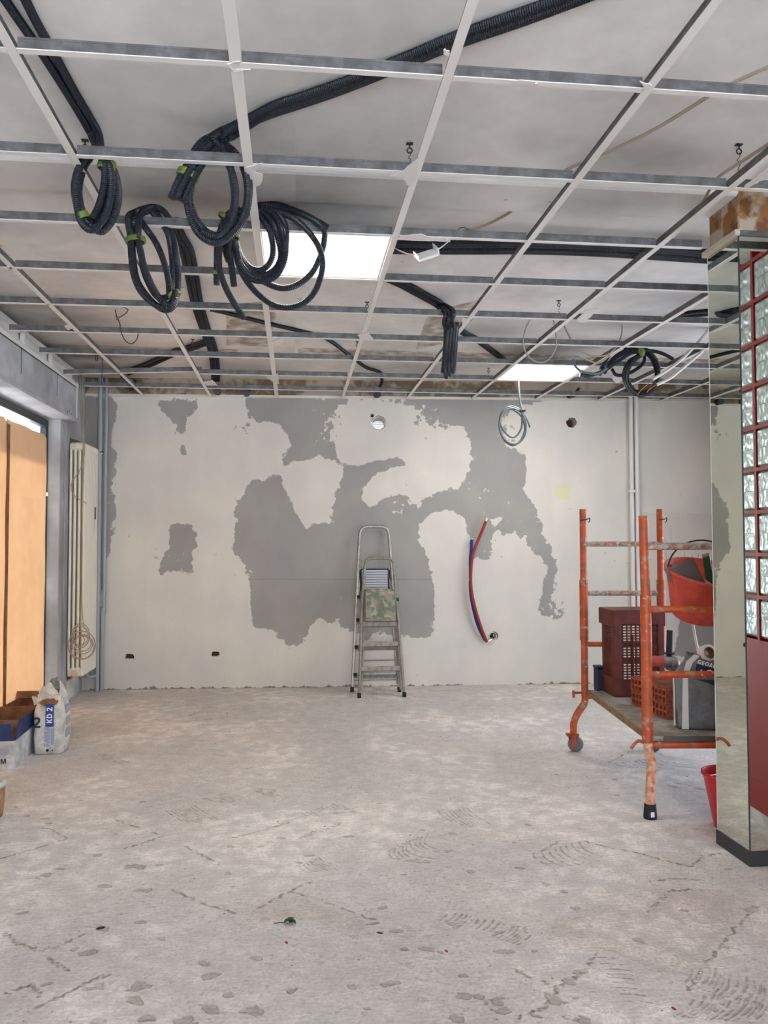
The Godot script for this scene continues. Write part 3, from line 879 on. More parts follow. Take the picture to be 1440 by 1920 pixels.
	g.box(Vector3(-2.03, 1.41, -7.19), Vector3(0.26, 2.94, 0.86), 0.004)
	g.box(Vector3(-2.03, 2.62, -5.48), Vector3(0.26, 0.52, 2.58))
	g.box(Vector3(-2.03, 1.41, -0.75), Vector3(0.26, 2.94, 6.9))
	var wl := struct("wall_left", g.mesh(), mats["plaster_grey"])
	struct("pilaster_strip", Geo.new().box(Vector3(-1.896, 1.18, -6.93), Vector3(0.012, 2.30, 0.09), 0.003).mesh(), mats["plaster_grey"], wl)
	struct("dark_strip", Geo.new().prism(ragged([Vector2(-7.38, 0.19), Vector2(-7.04, 0.17), Vector2(-7.03, 0.6), Vector2(-7.035, 1.4), Vector2(-7.03, 2.22), Vector2(-7.38, 2.22)], 0.006, 6), 0.002, Transform3D(Basis(Vector3(0, 0, 1), Vector3(0, 1, 0), Vector3(-1, 0, 0)), Vector3(-1.897, 0, 0))).mesh(), mat("dark_brown_wall", Color(0.40, 0.35, 0.30), 0.95), wl)  # dark brown strip on the wall beside and behind the radiator
	var patch := ragged([Vector2(-7.40, 0.0), Vector2(-6.84, 0.0), Vector2(-6.86, 0.10), Vector2(-6.93, 0.22), Vector2(-6.99, 0.20), Vector2(-7.02, 0.16), Vector2(-7.38, 0.17)], 0.006, 5)
	struct("skim_patch", Geo.new().prism(patch, 0.003, Transform3D(Basis(Vector3(0, 0, 1), Vector3(0, 1, 0), Vector3(-1, 0, 0)), Vector3(-1.897, 0, 0))).mesh(), mats["plaster_white"], wl)
	# right wall with its opening, and the front wall of shop windows behind the photographer
	g = Geo.new()
	g.box(Vector3(4.32, 1.41, -6.55), Vector3(0.24, 2.94, 2.2))
	g.box(Vector3(4.32, 2.62, -4.6), Vector3(0.24, 0.52, 2.0))
	g.box(Vector3(4.32, 1.41, -0.4), Vector3(0.24, 2.94, 6.4))
	struct("wall_right", g.mesh(), mats["plaster_white"])
	g = Geo.new()
	g.box(Vector3(1.1, 2.66, 2.8), Vector3(6.7, 0.44, 0.24))
	g.box(Vector3(-1.95, 1.2, 2.8), Vector3(0.6, 2.5, 0.24))
	g.box(Vector3(4.1, 1.2, 2.8), Vector3(0.66, 2.5, 0.24))
	g.box(Vector3(1.1, -0.02, 2.8), Vector3(6.7, 0.10, 0.24))
	struct("wall_front", g.mesh(), mats["plaster_white"])
	# unseen wall added to block daylight and give the floor a shadow edge
	struct("wall_light_block", Geo.new().box(Vector3(3.22, 1.38, -3.33), Vector3(1.95, 2.78, 0.12)).mesh(), mats["plaster_white"])
	var ground := StandardMaterial3D.new()
	ground.albedo_color = Color(0.84, 0.845, 0.855)
	ground.roughness = 0.95
	struct("ground", Geo.new().box(Vector3(1, -0.2, -2), Vector3(80, 0.08, 80)).mesh(), ground)

# ---------------------------------------------------------------- mirrored column and the glass-block wall it reflects
func column() -> void:
	var raw := mat("raw_plaster", Color(1, 1, 1), 0.92, 0.0, blotches(256, Color(0.66, 0.60, 0.53), [[Color(0.55, 0.36, 0.19), 0.5, 0.06, 0.02, 71, 0.9], [Color(0.74, 0.71, 0.67), 0.56, 0.05, 0.025, 72, 0.9], [Color(0.40, 0.27, 0.17), 0.66, 0.05, 0.04, 73, 0.8]]), 0.8)
	var t := thing("mirrored_column", "square column clad in tall mirror sheets with raw stained plaster above, right edge", "column", Vector3(2.045, 0, -3.252))
	obj("plaster_core", Geo.new().box(Vector3(0, 1.405, 0), Vector3(0.39, 2.81, 0.24), 0.006).mesh(), raw, t)
	obj("side_mirror", Geo.new().box(Vector3(-0.199, 1.325, 0), Vector3(0.006, 2.55, 0.246), 0.001).mesh(), mats["mirror"], t)
	obj("front_mirror", Geo.new().box(Vector3(0.003, 1.325, 0.1235), Vector3(0.402, 2.55, 0.006), 0.001).mesh(), mats["mirror"], t)
	obj("corner_seam", Geo.new().box(Vector3(-0.2015, 1.325, 0.126), Vector3(0.004, 2.55, 0.004), 0.0005).mesh(), mats["skirting"], t)
	obj("mirror_edge", Geo.new().box(Vector3(-0.2005, 1.325, -0.124), Vector3(0.004, 2.55, 0.004), 0.0005).mesh(), mats["white_pipe"], t)
	var sk := Geo.new()
	sk.box(Vector3(-0.203, 0.03, 0.0), Vector3(0.007, 0.06, 0.262), 0.001)
	sk.box(Vector3(0.0, 0.03, 0.129), Vector3(0.412, 0.06, 0.007), 0.001)
	obj("skirting", sk.mesh(), mats["skirting"], t)
	var tr := Geo.new()
	tr.box(Vector3(-0.21, 2.612, 0.0), Vector3(0.024, 0.026, 0.28), 0.003)
	obj("top_trim", tr.mesh(), mat("trim_wood", Color(0.74, 0.69, 0.62), 0.7), t)
	obj("front_trim", Geo.new().box(Vector3(0, 2.612, 0.131), Vector3(0.41, 0.02, 0.014), 0.002).mesh(), mats["tee_steel"], t)
	# glass blocks with red joints: stands to the right of the frame, seen in the column's front mirror
	var along := Vector3(0.058, 0, 0.998).normalized()
	var base := Vector3(2.182, 0, -3.095)
	var b := Basis(along, Vector3.UP, along.cross(Vector3.UP))
	var wall := Node3D.new()
	wall.name = "wall_glass"
	wall.set_meta("kind", "structure")
	wall.position = base
	wall.basis = b
	add_child(wall)
	var gr := Geo.new()
	gr.box(Vector3(0.8, 0.455, 0), Vector3(1.6, 0.79, 0.09))
	gr.prism(ragged([Vector2(0, 0.07), Vector2(0.2, 0.05), Vector2(0.5, 0.075), Vector2(0.9, 0.05), Vector2(1.6, 0.06), Vector2(1.6, 0.2), Vector2(0, 0.2)], 0.01, 8), 0.094, Transform3D(Basis(), Vector3(0, 0, -0.047)))
	for r in 11: gr.box(Vector3(0.8, 0.86 + 0.2 * r - (0.0 if r else 0.01), 0), Vector3(1.6, 0.018, 0.088))
	for c in 9: gr.box(Vector3(c * 0.2, 1.78, 0), Vector3(0.018, 1.86, 0.087))
	struct("red_joints", gr.mesh(), mats["grout_red"], wall)
	struct("wall_base", Geo.new().box(Vector3(0.8, 0.04, 0), Vector3(1.6, 0.08, 0.088)).mesh(), mats["plaster_white"], wall)
	struct("side_wall", Geo.new().box(Vector3(3.2, 1.38, 0), Vector3(3.2, 2.76, 0.09)).mesh(), mats["plaster_white"], wall)
	var bm := Geo.new().box(Vector3.ZERO, Vector3(0.182, 0.182, 0.08), 0.012).mesh()
	for r in 9:
		for c in 8:
			var o := struct("glass_block", bm, mats["glass_block"], wall)
			o.position = Vector3(0.1 + 0.2 * c, 0.96 + 0.2 * r, 0)

# ---------------------------------------------------------------- suspended grid and light panels
func grid() -> void:
	var t := thing("ceiling_grid", "stripped suspended ceiling grid of white T-bars without its tiles", "ceiling grid", Vector3(0, GY, 0))
	for k in range(-1, 8):
		var x := COL0 + CW * k
		var z1 := 0.6
		var z0 := -7.40 + 0.0493 * x
		if k == 5: z1 = -3.46
		if k >= 6: z1 = -3.42
		var m := tee_mesh(z1 - z0, 0.034 if k == 1 else 0.028)
		var o := obj("main_runner", m, null, t)
		o.position = Vector3(x, 0, (z0 + z1) / 2.0)
		o.rotation.y = PI / 2.0
	var full := tee_mesh(CW - 0.030, 0.024, 0.0)
	var short := tee_mesh(-1.80 - (COL0 - 2 * CW) + 0.0, 0.024)
	for r in range(-1, 9):
		var z := ROW0 - 0.6 * r
		for k in range(-2, 8):
			if r == 7 and k in [-2, -1]: continue
			if r < 2 and k >= 5: continue
			if r == 0 and k >= 4: continue
			var o := obj("cross_tee", full, null, t)
			o.position = Vector3(COL0 + CW * (k + 0.5), 0, z)
			if k == -2:
				o.mesh = tee_mesh(0.42, 0.024)
				o.position.x = COL0 - CW - 0.21
			elif r == 2 and k == 4:
				o.mesh = tee_mesh(0.19, 0.024)
				o.position.x = COL0 + CW * 4 + 0.112
	# the sagging tee in the far left corner
	var loose := thing("loose_tee", "loose T-bar sagging out of the grid in the far left corner", "T-bar", Vector3(-1.26, GY + 0.012, -6.43))
	var lo := obj("bar", tee_mesh(1.05, 0.024), null, loose)
	lo.rotation = Vector3(0.0, 0.05, 0.055)
	lo.position.y = -0.015
	# torn plaster left on the bars
	var flakes := [
		[Vector2(-0.178, -2.842), Vector2(-0.116, -2.803), Vector2(-0.147, -2.871), Vector2(-0.118, -2.893), Vector2(-0.129, -2.973), Vector2(-0.160, -3.012), Vector2(-0.169, -3.107), Vector2(-0.180, -3.014)], [Vector2(0.346, -2.856), Vector2(0.388, -2.801), Vector2(0.425, -2.705), Vector2(0.440, -2.850), Vector2(0.431, -2.940), Vector2(0.414, -2.919), Vector2(0.390, -2.860)],
		[Vector2(1.678, -2.797), Vector2(1.677, -2.718), Vector2(1.685, -2.642), Vector2(1.729, -2.712), Vector2(1.710, -2.749), Vector2(1.702, -2.813)], [Vector2(0.440, -3.461), Vector2(0.469, -3.409), Vector2(0.542, -3.383), Vector2(0.602, -3.432), Vector2(0.653, -3.414), Vector2(0.686, -3.460), Vector2(0.554, -3.462)], [Vector2(0.400, -2.092), Vector2(0.416, -2.099), Vector2(0.417, -2.128), Vector2(0.406, -2.115)],
		[Vector2(1.682, -4.626), Vector2(1.668, -4.427), Vector2(1.721, -4.368), Vector2(1.743, -4.551), Vector2(1.747, -4.666)], [Vector2(0.991, -4.652), Vector2(1.022, -4.660), Vector2(1.040, -4.788), Vector2(1.012, -4.767)], [Vector2(0.992, -2.179), Vector2(1.036, -2.196), Vector2(1.032, -2.224)], [Vector2(0.399, -5.109), Vector2(0.460, -5.023), Vector2(0.509, -5.178), Vector2(0.461, -5.267)],
		[Vector2(-0.235, -6.453), Vector2(-0.139, -6.341), Vector2(-0.130, -6.768), Vector2(-0.181, -6.683)], [Vector2(1.676, -2.815), Vector2(1.695, -2.804), Vector2(1.704, -2.840)], [Vector2(-0.192, -2.224), Vector2(-0.154, -2.207), Vector2(-0.168, -2.247), Vector2(-0.127, -2.242), Vector2(-0.172, -2.257)], [Vector2(0.614, -2.214), Vector2(0.684, -2.212), Vector2(0.705, -2.226), Vector2(0.628, -2.237)],
		[Vector2(-0.763, -6.742), Vector2(-0.675, -6.646), Vector2(-0.652, -6.867), Vector2(-0.742, -6.876)], [Vector2(-0.153, -5.331), Vector2(-0.087, -5.213), Vector2(-0.068, -5.322), Vector2(-0.120, -5.443)], [Vector2(-1.412, -5.068), Vector2(-1.363, -5.027), Vector2(-1.367, -5.112), Vector2(-1.420, -5.168)], [Vector2(2.535, -6.191), Vector2(2.567, -6.105), Vector2(2.704, -6.301), Vector2(2.686, -6.436)],
	]
	for i in flakes.size():
		var pts := []
		for p in flakes[i]: pts.append(Vector2(p.x, p.y))
		var poly := ragged(pts, 0.004, 40 + i)
		obj("plaster_flake", Geo.new().prism(poly, 0.003, Transform3D(Basis(Vector3(1, 0, 0), Vector3(0, 0, 1), Vector3(0, -1, 0)), Vector3(0, -0.0005, 0))).mesh(), mats["flake"], t)
	panel(Vector3(COL0 + CW * 1.5, GY, ROW0 - 1.5), "square LED panel glowing white behind the biggest hose coils")
	panel(Vector3(COL0 + CW * 4.5, GY, ROW0 - 3.9), "square LED panel glowing white near the back wall, above the grey cable coil")
	# hooks
	var hk := [
		[Vector3(0.429, 2.830, -2.949), 0.06, "eye hook beside the torn plaster on the third main runner"], [Vector3(1.675, 2.830, -2.823), 0.08, "eye hook with twisted wire near the top right corner of the photo"],
		[Vector3(0.561, 2.830, -3.763), 0.0, "bolt-like hook above the cross bar at the right of the near LED panel"], [Vector3(0.448, 2.830, -4.960), 0.05, "eye hook in the slab just below the near LED panel"],
		[Vector3(1.637, 2.830, -4.801), 0.09, "eye hook with tangled wire above the thin white cable loop"], [Vector3(1.666, 2.830, -6.749), 0.06, "eye hook just left of the far LED panel"],
		[Vector3(0.464, 2.830, -5.950), 0.05, "eye hook above the middle main runner near the back wall"], [Vector3(-0.756, 2.830, -6.013), 0.05, "eye hook between the two forking black conduits on the left"],
		[Vector3(-0.720, 2.830, -6.994), 0.03, "eye hook beside the conduit near the back wall, left side"], [Vector3(-0.785, 2.830, -3.055), 0.09, "eye hook tied with wire above the leftmost hose coil"], [Vector3(0.490, 2.830, -6.870), 0.03, "farthest small eye hook in the middle before the back wall"],
	]
	for q in hk: hook(q[0], q[1], q[2])

func panel(at: Vector3, label: String) -> void:
	var t := thing("led_panel", label, "ceiling light", at, 0.0, "LED ceiling panels")
	var fr := Geo.new()
	for s in [-1.0, 1.0]:
		fr.box(Vector3(s * 0.286, 0.010, 0), Vector3(0.016, 0.012, 0.588), 0.001)
		fr.box(Vector3(0, 0.010, s * 0.286), Vector3(0.556, 0.012, 0.016), 0.001)
	fr.box(Vector3(0, 0.019, 0), Vector3(0.588, 0.006, 0.588), 0.001)
	obj("frame", fr.mesh(), mats["tee_paint"], t)
	obj("diffuser", Geo.new().box(Vector3(0, 0.0095, 0), Vector3(0.556, 0.005, 0.556), 0.0005).mesh(), mats["led_diffuser"], t)
	var l := AreaLight3D.new()
	l.name = "panel_light"
	l.area_size = Vector2(0.55, 0.55)
	l.light_energy = 0.19
	l.light_color = Color(1.0, 0.98, 0.95)
	l.area_range = 14.0
	l.shadow_enabled = true
	l.position = Vector3(0, 0.004, 0)
	l.rotation.x = -PI / 2.0
	t.add_child(l)

# ---------------------------------------------------------------- corrugated conduit
func coils() -> void:
	var t: Node3D
	# leftmost coil, fed by a pair along the slab
	t = thing("hose_coil", "leftmost black hose coil, fed by a straight pair of hoses along the ceiling", "hose coil", Vector3.ZERO, 0.0, "coils of black conduit")
	hose(t, [Vector3(-0.808, 2.816, -2.135), Vector3(-0.790, 2.816, -2.324), Vector3(-0.773, 2.816, -2.484), Vector3(-0.758, 2.816, -2.684), Vector3(-0.749, 2.816, -2.848), Vector3(-0.746, 2.816, -2.969), Vector3(-0.710, 2.744, -2.930), Vector3(-0.672, 2.709, -2.930), Vector3(-0.642, 2.597, -2.930), Vector3(-0.647, 2.505, -2.930), Vector3(-0.693, 2.441, -2.930), Vector3(-0.740, 2.465, -2.930), Vector3(-0.774, 2.518, -2.930), Vector3(-0.787, 2.594, -2.930), Vector3(-0.772, 2.667, -2.930), Vector3(-0.738, 2.720, -2.930), Vector3(-0.700, 2.722, -2.930), Vector3(-0.674, 2.658, -2.930), Vector3(-0.681, 2.577, -2.930), Vector3(-0.707, 2.499, -2.930), Vector3(-0.742, 2.449, -2.930)])
	hose(t, [Vector3(-0.739, 2.816, -2.127), Vector3(-0.742, 2.816, -2.319), Vector3(-0.736, 2.816, -2.480), Vector3(-0.730, 2.816, -2.681), Vector3(-0.720, 2.816, -2.845), Vector3(-0.716, 2.816, -2.966), Vector3(-0.689, 2.726, -2.900), Vector3(-0.661, 2.662, -2.900), Vector3(-0.653, 2.583, -2.900), Vector3(-0.669, 2.492, -2.900), Vector3(-0.710, 2.433, -2.900), Vector3(-0.744, 2.442, -2.900), Vector3(-0.765, 2.491, -2.900), Vector3(-0.773, 2.577, -2.900), Vector3(-0.764, 2.650, -2.900), Vector3(-0.737, 2.702, -2.900), Vector3(-0.703, 2.715, -2.900), Vector3(-0.678, 2.680, -2.900), Vector3(-0.677, 2.596, -2.900), Vector3(-0.694, 2.520, -2.900), Vector3(-0.717, 2.468, -2.900)])
	hose(t, [Vector3(-0.695, 2.731, -2.955), Vector3(-0.656, 2.670, -2.955), Vector3(-0.639, 2.594, -2.955), Vector3(-0.650, 2.512, -2.955), Vector3(-0.681, 2.459, -2.955), Vector3(-0.709, 2.447, -2.955), Vector3(-0.745, 2.482, -2.955), Vector3(-0.770, 2.532, -2.955), Vector3(-0.779, 2.602, -2.955), Vector3(-0.764, 2.676, -2.955), Vector3(-0.740, 2.718, -2.955)])
	tape(t, [Vector3(-0.674, 2.674, -2.920)][0], Vector3(0.25, 1, 0), 0.029, 0.018)
	tape(t, [Vector3(-0.752, 2.480, -2.910)][0], Vector3(0.55, -1, 0), 0.022, 0.012)
	# upper middle coil with the thick bundle towards the right
	t = thing("hose_coil", "round black hose coil whose thick bundle runs off along the ceiling to the upper right", "hose coil", Vector3.ZERO, 0.0, "coils of black conduit")
	for k in 4:
		var o := Vector3(0.006 * k, -0.004 * (k % 2), 0.024 * k - 0.03)
		var run := [Vector3(0.843, 2.816, -2.005), Vector3(0.666, 2.816, -2.148), Vector3(0.467, 2.816, -2.297), Vector3(0.308, 2.816, -2.435), Vector3(0.149, 2.816, -2.570), Vector3(0.010, 2.816, -2.674), Vector3(-0.100, 2.816, -2.754)]
		var pts := []
		for p in run: pts.append(p + o)
		var tail: Array = [[Vector3(-0.163, 2.857, -2.920), Vector3(-0.225, 2.827, -2.920), Vector3(-0.282, 2.796, -2.920), Vector3(-0.325, 2.771, -2.920), Vector3(-0.364, 2.715, -2.920), Vector3(-0.385, 2.646, -2.920), Vector3(-0.402, 2.573, -2.920)], [Vector3(-0.164, 2.859, -2.940), Vector3(-0.226, 2.819, -2.940), Vector3(-0.266, 2.789, -2.940), Vector3(-0.208, 2.732, -2.940), Vector3(-0.174, 2.666, -2.940), Vector3(-0.170, 2.597, -2.940), Vector3(-0.185, 2.519, -2.940), Vector3(-0.224, 2.458, -2.940), Vector3(-0.277, 2.417, -2.940), Vector3(-0.316, 2.420, -2.940)], [Vector3(-0.188, 2.854, -2.900), Vector3(-0.250, 2.824, -2.900), Vector3(-0.297, 2.794, -2.900), Vector3(-0.341, 2.765, -2.900), Vector3(-0.375, 2.709, -2.900), Vector3(-0.400, 2.636, -2.900), Vector3(-0.425, 2.554, -2.900)], [Vector3(-0.178, 2.840, -2.880), Vector3(-0.239, 2.809, -2.880), Vector3(-0.291, 2.775, -2.880), Vector3(-0.260, 2.732, -2.880), Vector3(-0.221, 2.627, -2.880), Vector3(-0.216, 2.546, -2.880), Vector3(-0.229, 2.479, -2.880), Vector3(-0.259, 2.433, -2.880), Vector3(-0.293, 2.418, -2.880), Vector3(-0.332, 2.435, -2.880)]][k]
		for p in tail.slice(1): pts.append(p)
		hose(t, pts)
	hose(t, [Vector3(-0.336, 2.765, -2.900), Vector3(-0.284, 2.774, -2.900), Vector3(-0.223, 2.739, -2.900), Vector3(-0.183, 2.665, -2.900), Vector3(-0.173, 2.575, -2.900), Vector3(-0.193, 2.493, -2.900), Vector3(-0.230, 2.438, -2.900), Vector3(-0.278, 2.404, -2.900), Vector3(-0.321, 2.412, -2.900), Vector3(-0.356, 2.446, -2.900), Vector3(-0.380, 2.503, -2.900), Vector3(-0.387, 2.556, -2.900), Vector3(-0.378, 2.610, -2.900), Vector3(-0.361, 2.669, -2.900), Vector3(-0.336, 2.729, -2.900)])
	hose(t, [Vector3(-0.325, 2.757, -2.920), Vector3(-0.277, 2.769, -2.920), Vector3(-0.242, 2.707, -2.920), Vector3(-0.224, 2.618, -2.920), Vector3(-0.223, 2.545, -2.920), Vector3(-0.245, 2.472, -2.920), Vector3(-0.280, 2.437, -2.920), Vector3(-0.319, 2.446, -2.920), Vector3(-0.354, 2.485, -2.920), Vector3(-0.374, 2.534, -2.920), Vector3(-0.379, 2.583, -2.920), Vector3(-0.370, 2.647, -2.920), Vector3(-0.351, 2.711, -2.920)])
	for k in 3: hose(t, [Vector3(-0.311, 2.747, -2.870), Vector3(-0.350, 2.705, -2.870), Vector3(-0.379, 2.659, -2.870), Vector3(-0.402, 2.613, -2.870), Vector3(-0.419, 2.572, -2.870), Vector3(-0.429, 2.543, -2.870)].map(func(p): return p + Vector3(0.021 * k - 0.01, -0.006 * k, 0.012 * (k % 2))))
	tape(t, [Vector3(-0.384, 2.639, -2.890)][0], Vector3(0.32, 1, 0), 0.037, 0.014)
	# coil slung over the third cross bar
	t = thing("hose_coil", "long oval black hose coil slung over a grid bar directly below the leftmost coil", "hose coil", Vector3.ZERO, 0.0, "coils of black conduit")
	hose(t, [Vector3(-0.564, 2.697, -3.500), Vector3(-0.604, 2.744, -3.480), Vector3(-0.646, 2.717, -3.440), Vector3(-0.663, 2.650, -3.360), Vector3(-0.670, 2.586, -3.360), Vector3(-0.666, 2.495, -3.360), Vector3(-0.649, 2.403, -3.360), Vector3(-0.608, 2.338, -3.360), Vector3(-0.555, 2.289, -3.360), Vector3(-0.515, 2.287, -3.360), Vector3(-0.493, 2.325, -3.360), Vector3(-0.483, 2.409, -3.360), Vector3(-0.490, 2.501, -3.360), Vector3(-0.514, 2.607, -3.420), Vector3(-0.556, 2.694, -3.470)])
	hose(t, [Vector3(-0.582, 2.723, -3.500), Vector3(-0.623, 2.752, -3.470), Vector3(-0.677, 2.714, -3.430), Vector3(-0.687, 2.661, -3.360), Vector3(-0.674, 2.579, -3.340), Vector3(-0.668, 2.487, -3.340), Vector3(-0.657, 2.413, -3.340), Vector3(-0.628, 2.348, -3.340), Vector3(-0.576, 2.300, -3.340), Vector3(-0.532, 2.288, -3.340), Vector3(-0.500, 2.319, -3.340), Vector3(-0.492, 2.360, -3.340)])
	hose(t, [Vector3(-0.529, 2.707, -3.520), Vector3(-0.570, 2.750, -3.480), Vector3(-0.615, 2.749, -3.450), Vector3(-0.647, 2.692, -3.400), Vector3(-0.639, 2.589, -3.320), Vector3(-0.634, 2.531, -3.320), Vector3(-0.614, 2.449, -3.320), Vector3(-0.581, 2.368, -3.320), Vector3(-0.545, 2.311, -3.320), Vector3(-0.509, 2.292, -3.320), Vector3(-0.489, 2.325, -3.320)])
	hose(t, [Vector3(-0.663, 2.695, -3.440), Vector3(-0.614, 2.622, -3.380), Vector3(-0.577, 2.568, -3.380), Vector3(-0.544, 2.489, -3.380), Vector3(-0.525, 2.410, -3.380), Vector3(-0.522, 2.343, -3.380)])
	hose(t, [Vector3(-0.656, 2.574, -3.370), Vector3(-0.636, 2.524, -3.370), Vector3(-0.627, 2.458, -3.370), Vector3(-0.602, 2.391, -3.370), Vector3(-0.565, 2.338, -3.370), Vector3(-0.517, 2.344, -3.370), Vector3(-0.499, 2.361, -3.370)])
	hose(t, [Vector3(-0.612, 2.740, -3.480), Vector3(-0.575, 2.694, -3.460), Vector3(-0.535, 2.624, -3.420), Vector3(-0.517, 2.536, -3.400), Vector3(-0.512, 2.451, -3.400), Vector3(-0.521, 2.378, -3.400)])
	var tail3 := [Vector3(-0.579, 2.816, -3.747), Vector3(-0.576, 2.816, -3.928), Vector3(-0.561, 2.816, -4.141), Vector3(-0.584, 2.816, -4.559), Vector3(-0.616, 2.816, -5.070), Vector3(-0.633, 2.816, -5.707), Vector3(-0.641, 2.816, -6.256), Vector3(-0.686, 2.816, -6.927), Vector3(-0.770, 2.816, -7.840)]
	for k in 3:
		var pts := []
		for p in tail3: pts.append(p + Vector3(0.026 * k - 0.02, -0.003 * (k % 2), 0.0))
		hose(t, pts)
	tape(t, [Vector3(-0.652, 2.563, -3.340)][0], Vector3(-0.1, 1, 0), 0.037, 0.011)
	tape(t, [Vector3(-0.499, 2.348, -3.360)][0], Vector3(-0.6, 1, 0), 0.026, 0.010)
	# largest coil beside the near panel
	t = thing("hose_coil", "largest black hose coil with loose loops hanging in front of the near LED panel", "hose coil", Vector3.ZERO, 0.0, "coils of black conduit")
	hose(t, [Vector3(-0.261, 2.723, -3.420), Vector3(-0.190, 2.759, -3.440), Vector3(-0.086, 2.742, -3.420), Vector3(-0.007, 2.697, -3.380), Vector3(0.060, 2.629, -3.360), Vector3(0.104, 2.557, -3.360), Vector3(0.114, 2.479, -3.360), Vector3(0.086, 2.389, -3.360), Vector3(0.035, 2.330, -3.360), Vector3(-0.032, 2.308, -3.360), Vector3(-0.098, 2.321, -3.360), Vector3(-0.164, 2.370, -3.360), Vector3(-0.215, 2.436, -3.360), Vector3(-0.241, 2.502, -3.360), Vector3(-0.254, 2.569, -3.360), Vector3(-0.261, 2.615, -3.360)])
	hose(t, [Vector3(-0.271, 2.691, -3.420), Vector3(-0.180, 2.767, -3.440), Vector3(-0.086, 2.763, -3.420), Vector3(0.019, 2.736, -3.420), Vector3(0.092, 2.694, -3.400), Vector3(0.121, 2.655, -3.380), Vector3(0.122, 2.607, -3.380), Vector3(0.107, 2.543, -3.380), Vector3(0.071, 2.468, -3.380), Vector3(0.009, 2.414, -3.380), Vector3(-0.053, 2.396, -3.380), Vector3(-0.119, 2.415, -3.380), Vector3(-0.186, 2.459, -3.380), Vector3(-0.227, 2.510, -3.380), Vector3(-0.247, 2.561, -3.380), Vector3(-0.258, 2.613, -3.380)])
	hose(t, [Vector3(-0.292, 2.669, -3.420), Vector3(-0.232, 2.733, -3.440), Vector3(-0.149, 2.747, -3.440), Vector3(-0.095, 2.672, -3.380), Vector3(-0.071, 2.596, -3.370), Vector3(-0.061, 2.533, -3.370), Vector3(-0.079, 2.481, -3.370), Vector3(-0.124, 2.448, -3.370), Vector3(-0.175, 2.451, -3.370), Vector3(-0.216, 2.491, -3.370), Vector3(-0.242, 2.553, -3.370), Vector3(-0.257, 2.620, -3.370)])
	hose(t, [Vector3(-0.282, 2.680, -3.420), Vector3(-0.191, 2.760, -3.450), Vector3(-0.107, 2.740, -3.430), Vector3(-0.063, 2.651, -3.350), Vector3(-0.050, 2.573, -3.350), Vector3(-0.053, 2.506, -3.350), Vector3(-0.088, 2.452, -3.350), Vector3(-0.134, 2.425, -3.350), Vector3(-0.184, 2.434, -3.350), Vector3(-0.225, 2.479, -3.350), Vector3(-0.245, 2.545, -3.350)])
	hose(t, [Vector3(-0.272, 2.712, -3.420), Vector3(-0.181, 2.745, -3.450), Vector3(-0.121, 2.674, -3.400), Vector3(-0.100, 2.609, -3.380), Vector3(-0.094, 2.546, -3.380), Vector3(-0.110, 2.499, -3.380), Vector3(-0.145, 2.471, -3.380), Vector3(-0.191, 2.480, -3.380), Vector3(-0.227, 2.525, -3.380), Vector3(-0.250, 2.587, -3.380)])
	hose(t, [Vector3(-0.181, 2.761, -3.450), Vector3(-0.102, 2.756, -3.430), Vector3(-0.044, 2.677, -3.400), Vector3(-0.040, 2.565, -3.340), Vector3(-0.045, 2.502, -3.340), Vector3(-0.073, 2.444, -3.340), Vector3(-0.118, 2.414, -3.340), Vector3(-0.174, 2.415, -3.340), Vector3(-0.214, 2.445, -3.340), Vector3(-0.239, 2.495, -3.340)])
	hose(t, [Vector3(-0.192, 2.770, -3.460), Vector3(-0.086, 2.780, -3.440), Vector3(0.019, 2.745, -3.430), Vector3(0.082, 2.712, -3.420), Vector3(0.140, 2.680, -3.420)])
	hose(t, [Vector3(-0.231, 2.735, -3.420), Vector3(-0.267, 2.704, -3.360), Vector3(-0.302, 2.655, -3.360), Vector3(-0.322, 2.577, -3.360), Vector3(-0.326, 2.499, -3.360), Vector3(-0.326, 2.395, -3.360)])
	hose(t, [Vector3(-0.249, 2.674, -3.400), Vector3(-0.270, 2.597, -3.340), Vector3(-0.274, 2.535, -3.340), Vector3(-0.264, 2.468, -3.340), Vector3(-0.253, 2.386, -3.340)])
	hose(t, [Vector3(-0.260, 2.694, -3.400), Vector3(-0.283, 2.619, -3.320), Vector3(-0.308, 2.562, -3.320), Vector3(-0.314, 2.485, -3.320), Vector3(-0.305, 2.424, -3.320), Vector3(-0.277, 2.354, -3.320), Vector3(-0.242, 2.294, -3.320), Vector3(-0.208, 2.246, -3.320)])
	hose(t, [Vector3(-0.241, 2.746, -3.420), Vector3(-0.289, 2.695, -3.380), Vector3(-0.304, 2.627, -3.380), Vector3(-0.293, 2.549, -3.380), Vector3(-0.278, 2.503, -3.380)])
	tape(t, [Vector3(-0.267, 2.592, -3.340)][0], Vector3(-0.1, 1, 0), 0.034, 0.009)
	tape(t, [Vector3(-0.298, 2.688, -3.370)][0], Vector3(0.7, 1, 0), 0.024, 0.010)
	tape(t, [Vector3(-0.325, 2.441, -3.350)][0], Vector3(0.05, 1, 0), 0.0155, 0.009)
	# bundle seen edge on
	t = thing("hose_coil", "folded black hose bundle hanging edge-on like a narrow strap in the middle of the grid", "hose coil", Vector3.ZERO, 0.0, "coils of black conduit")
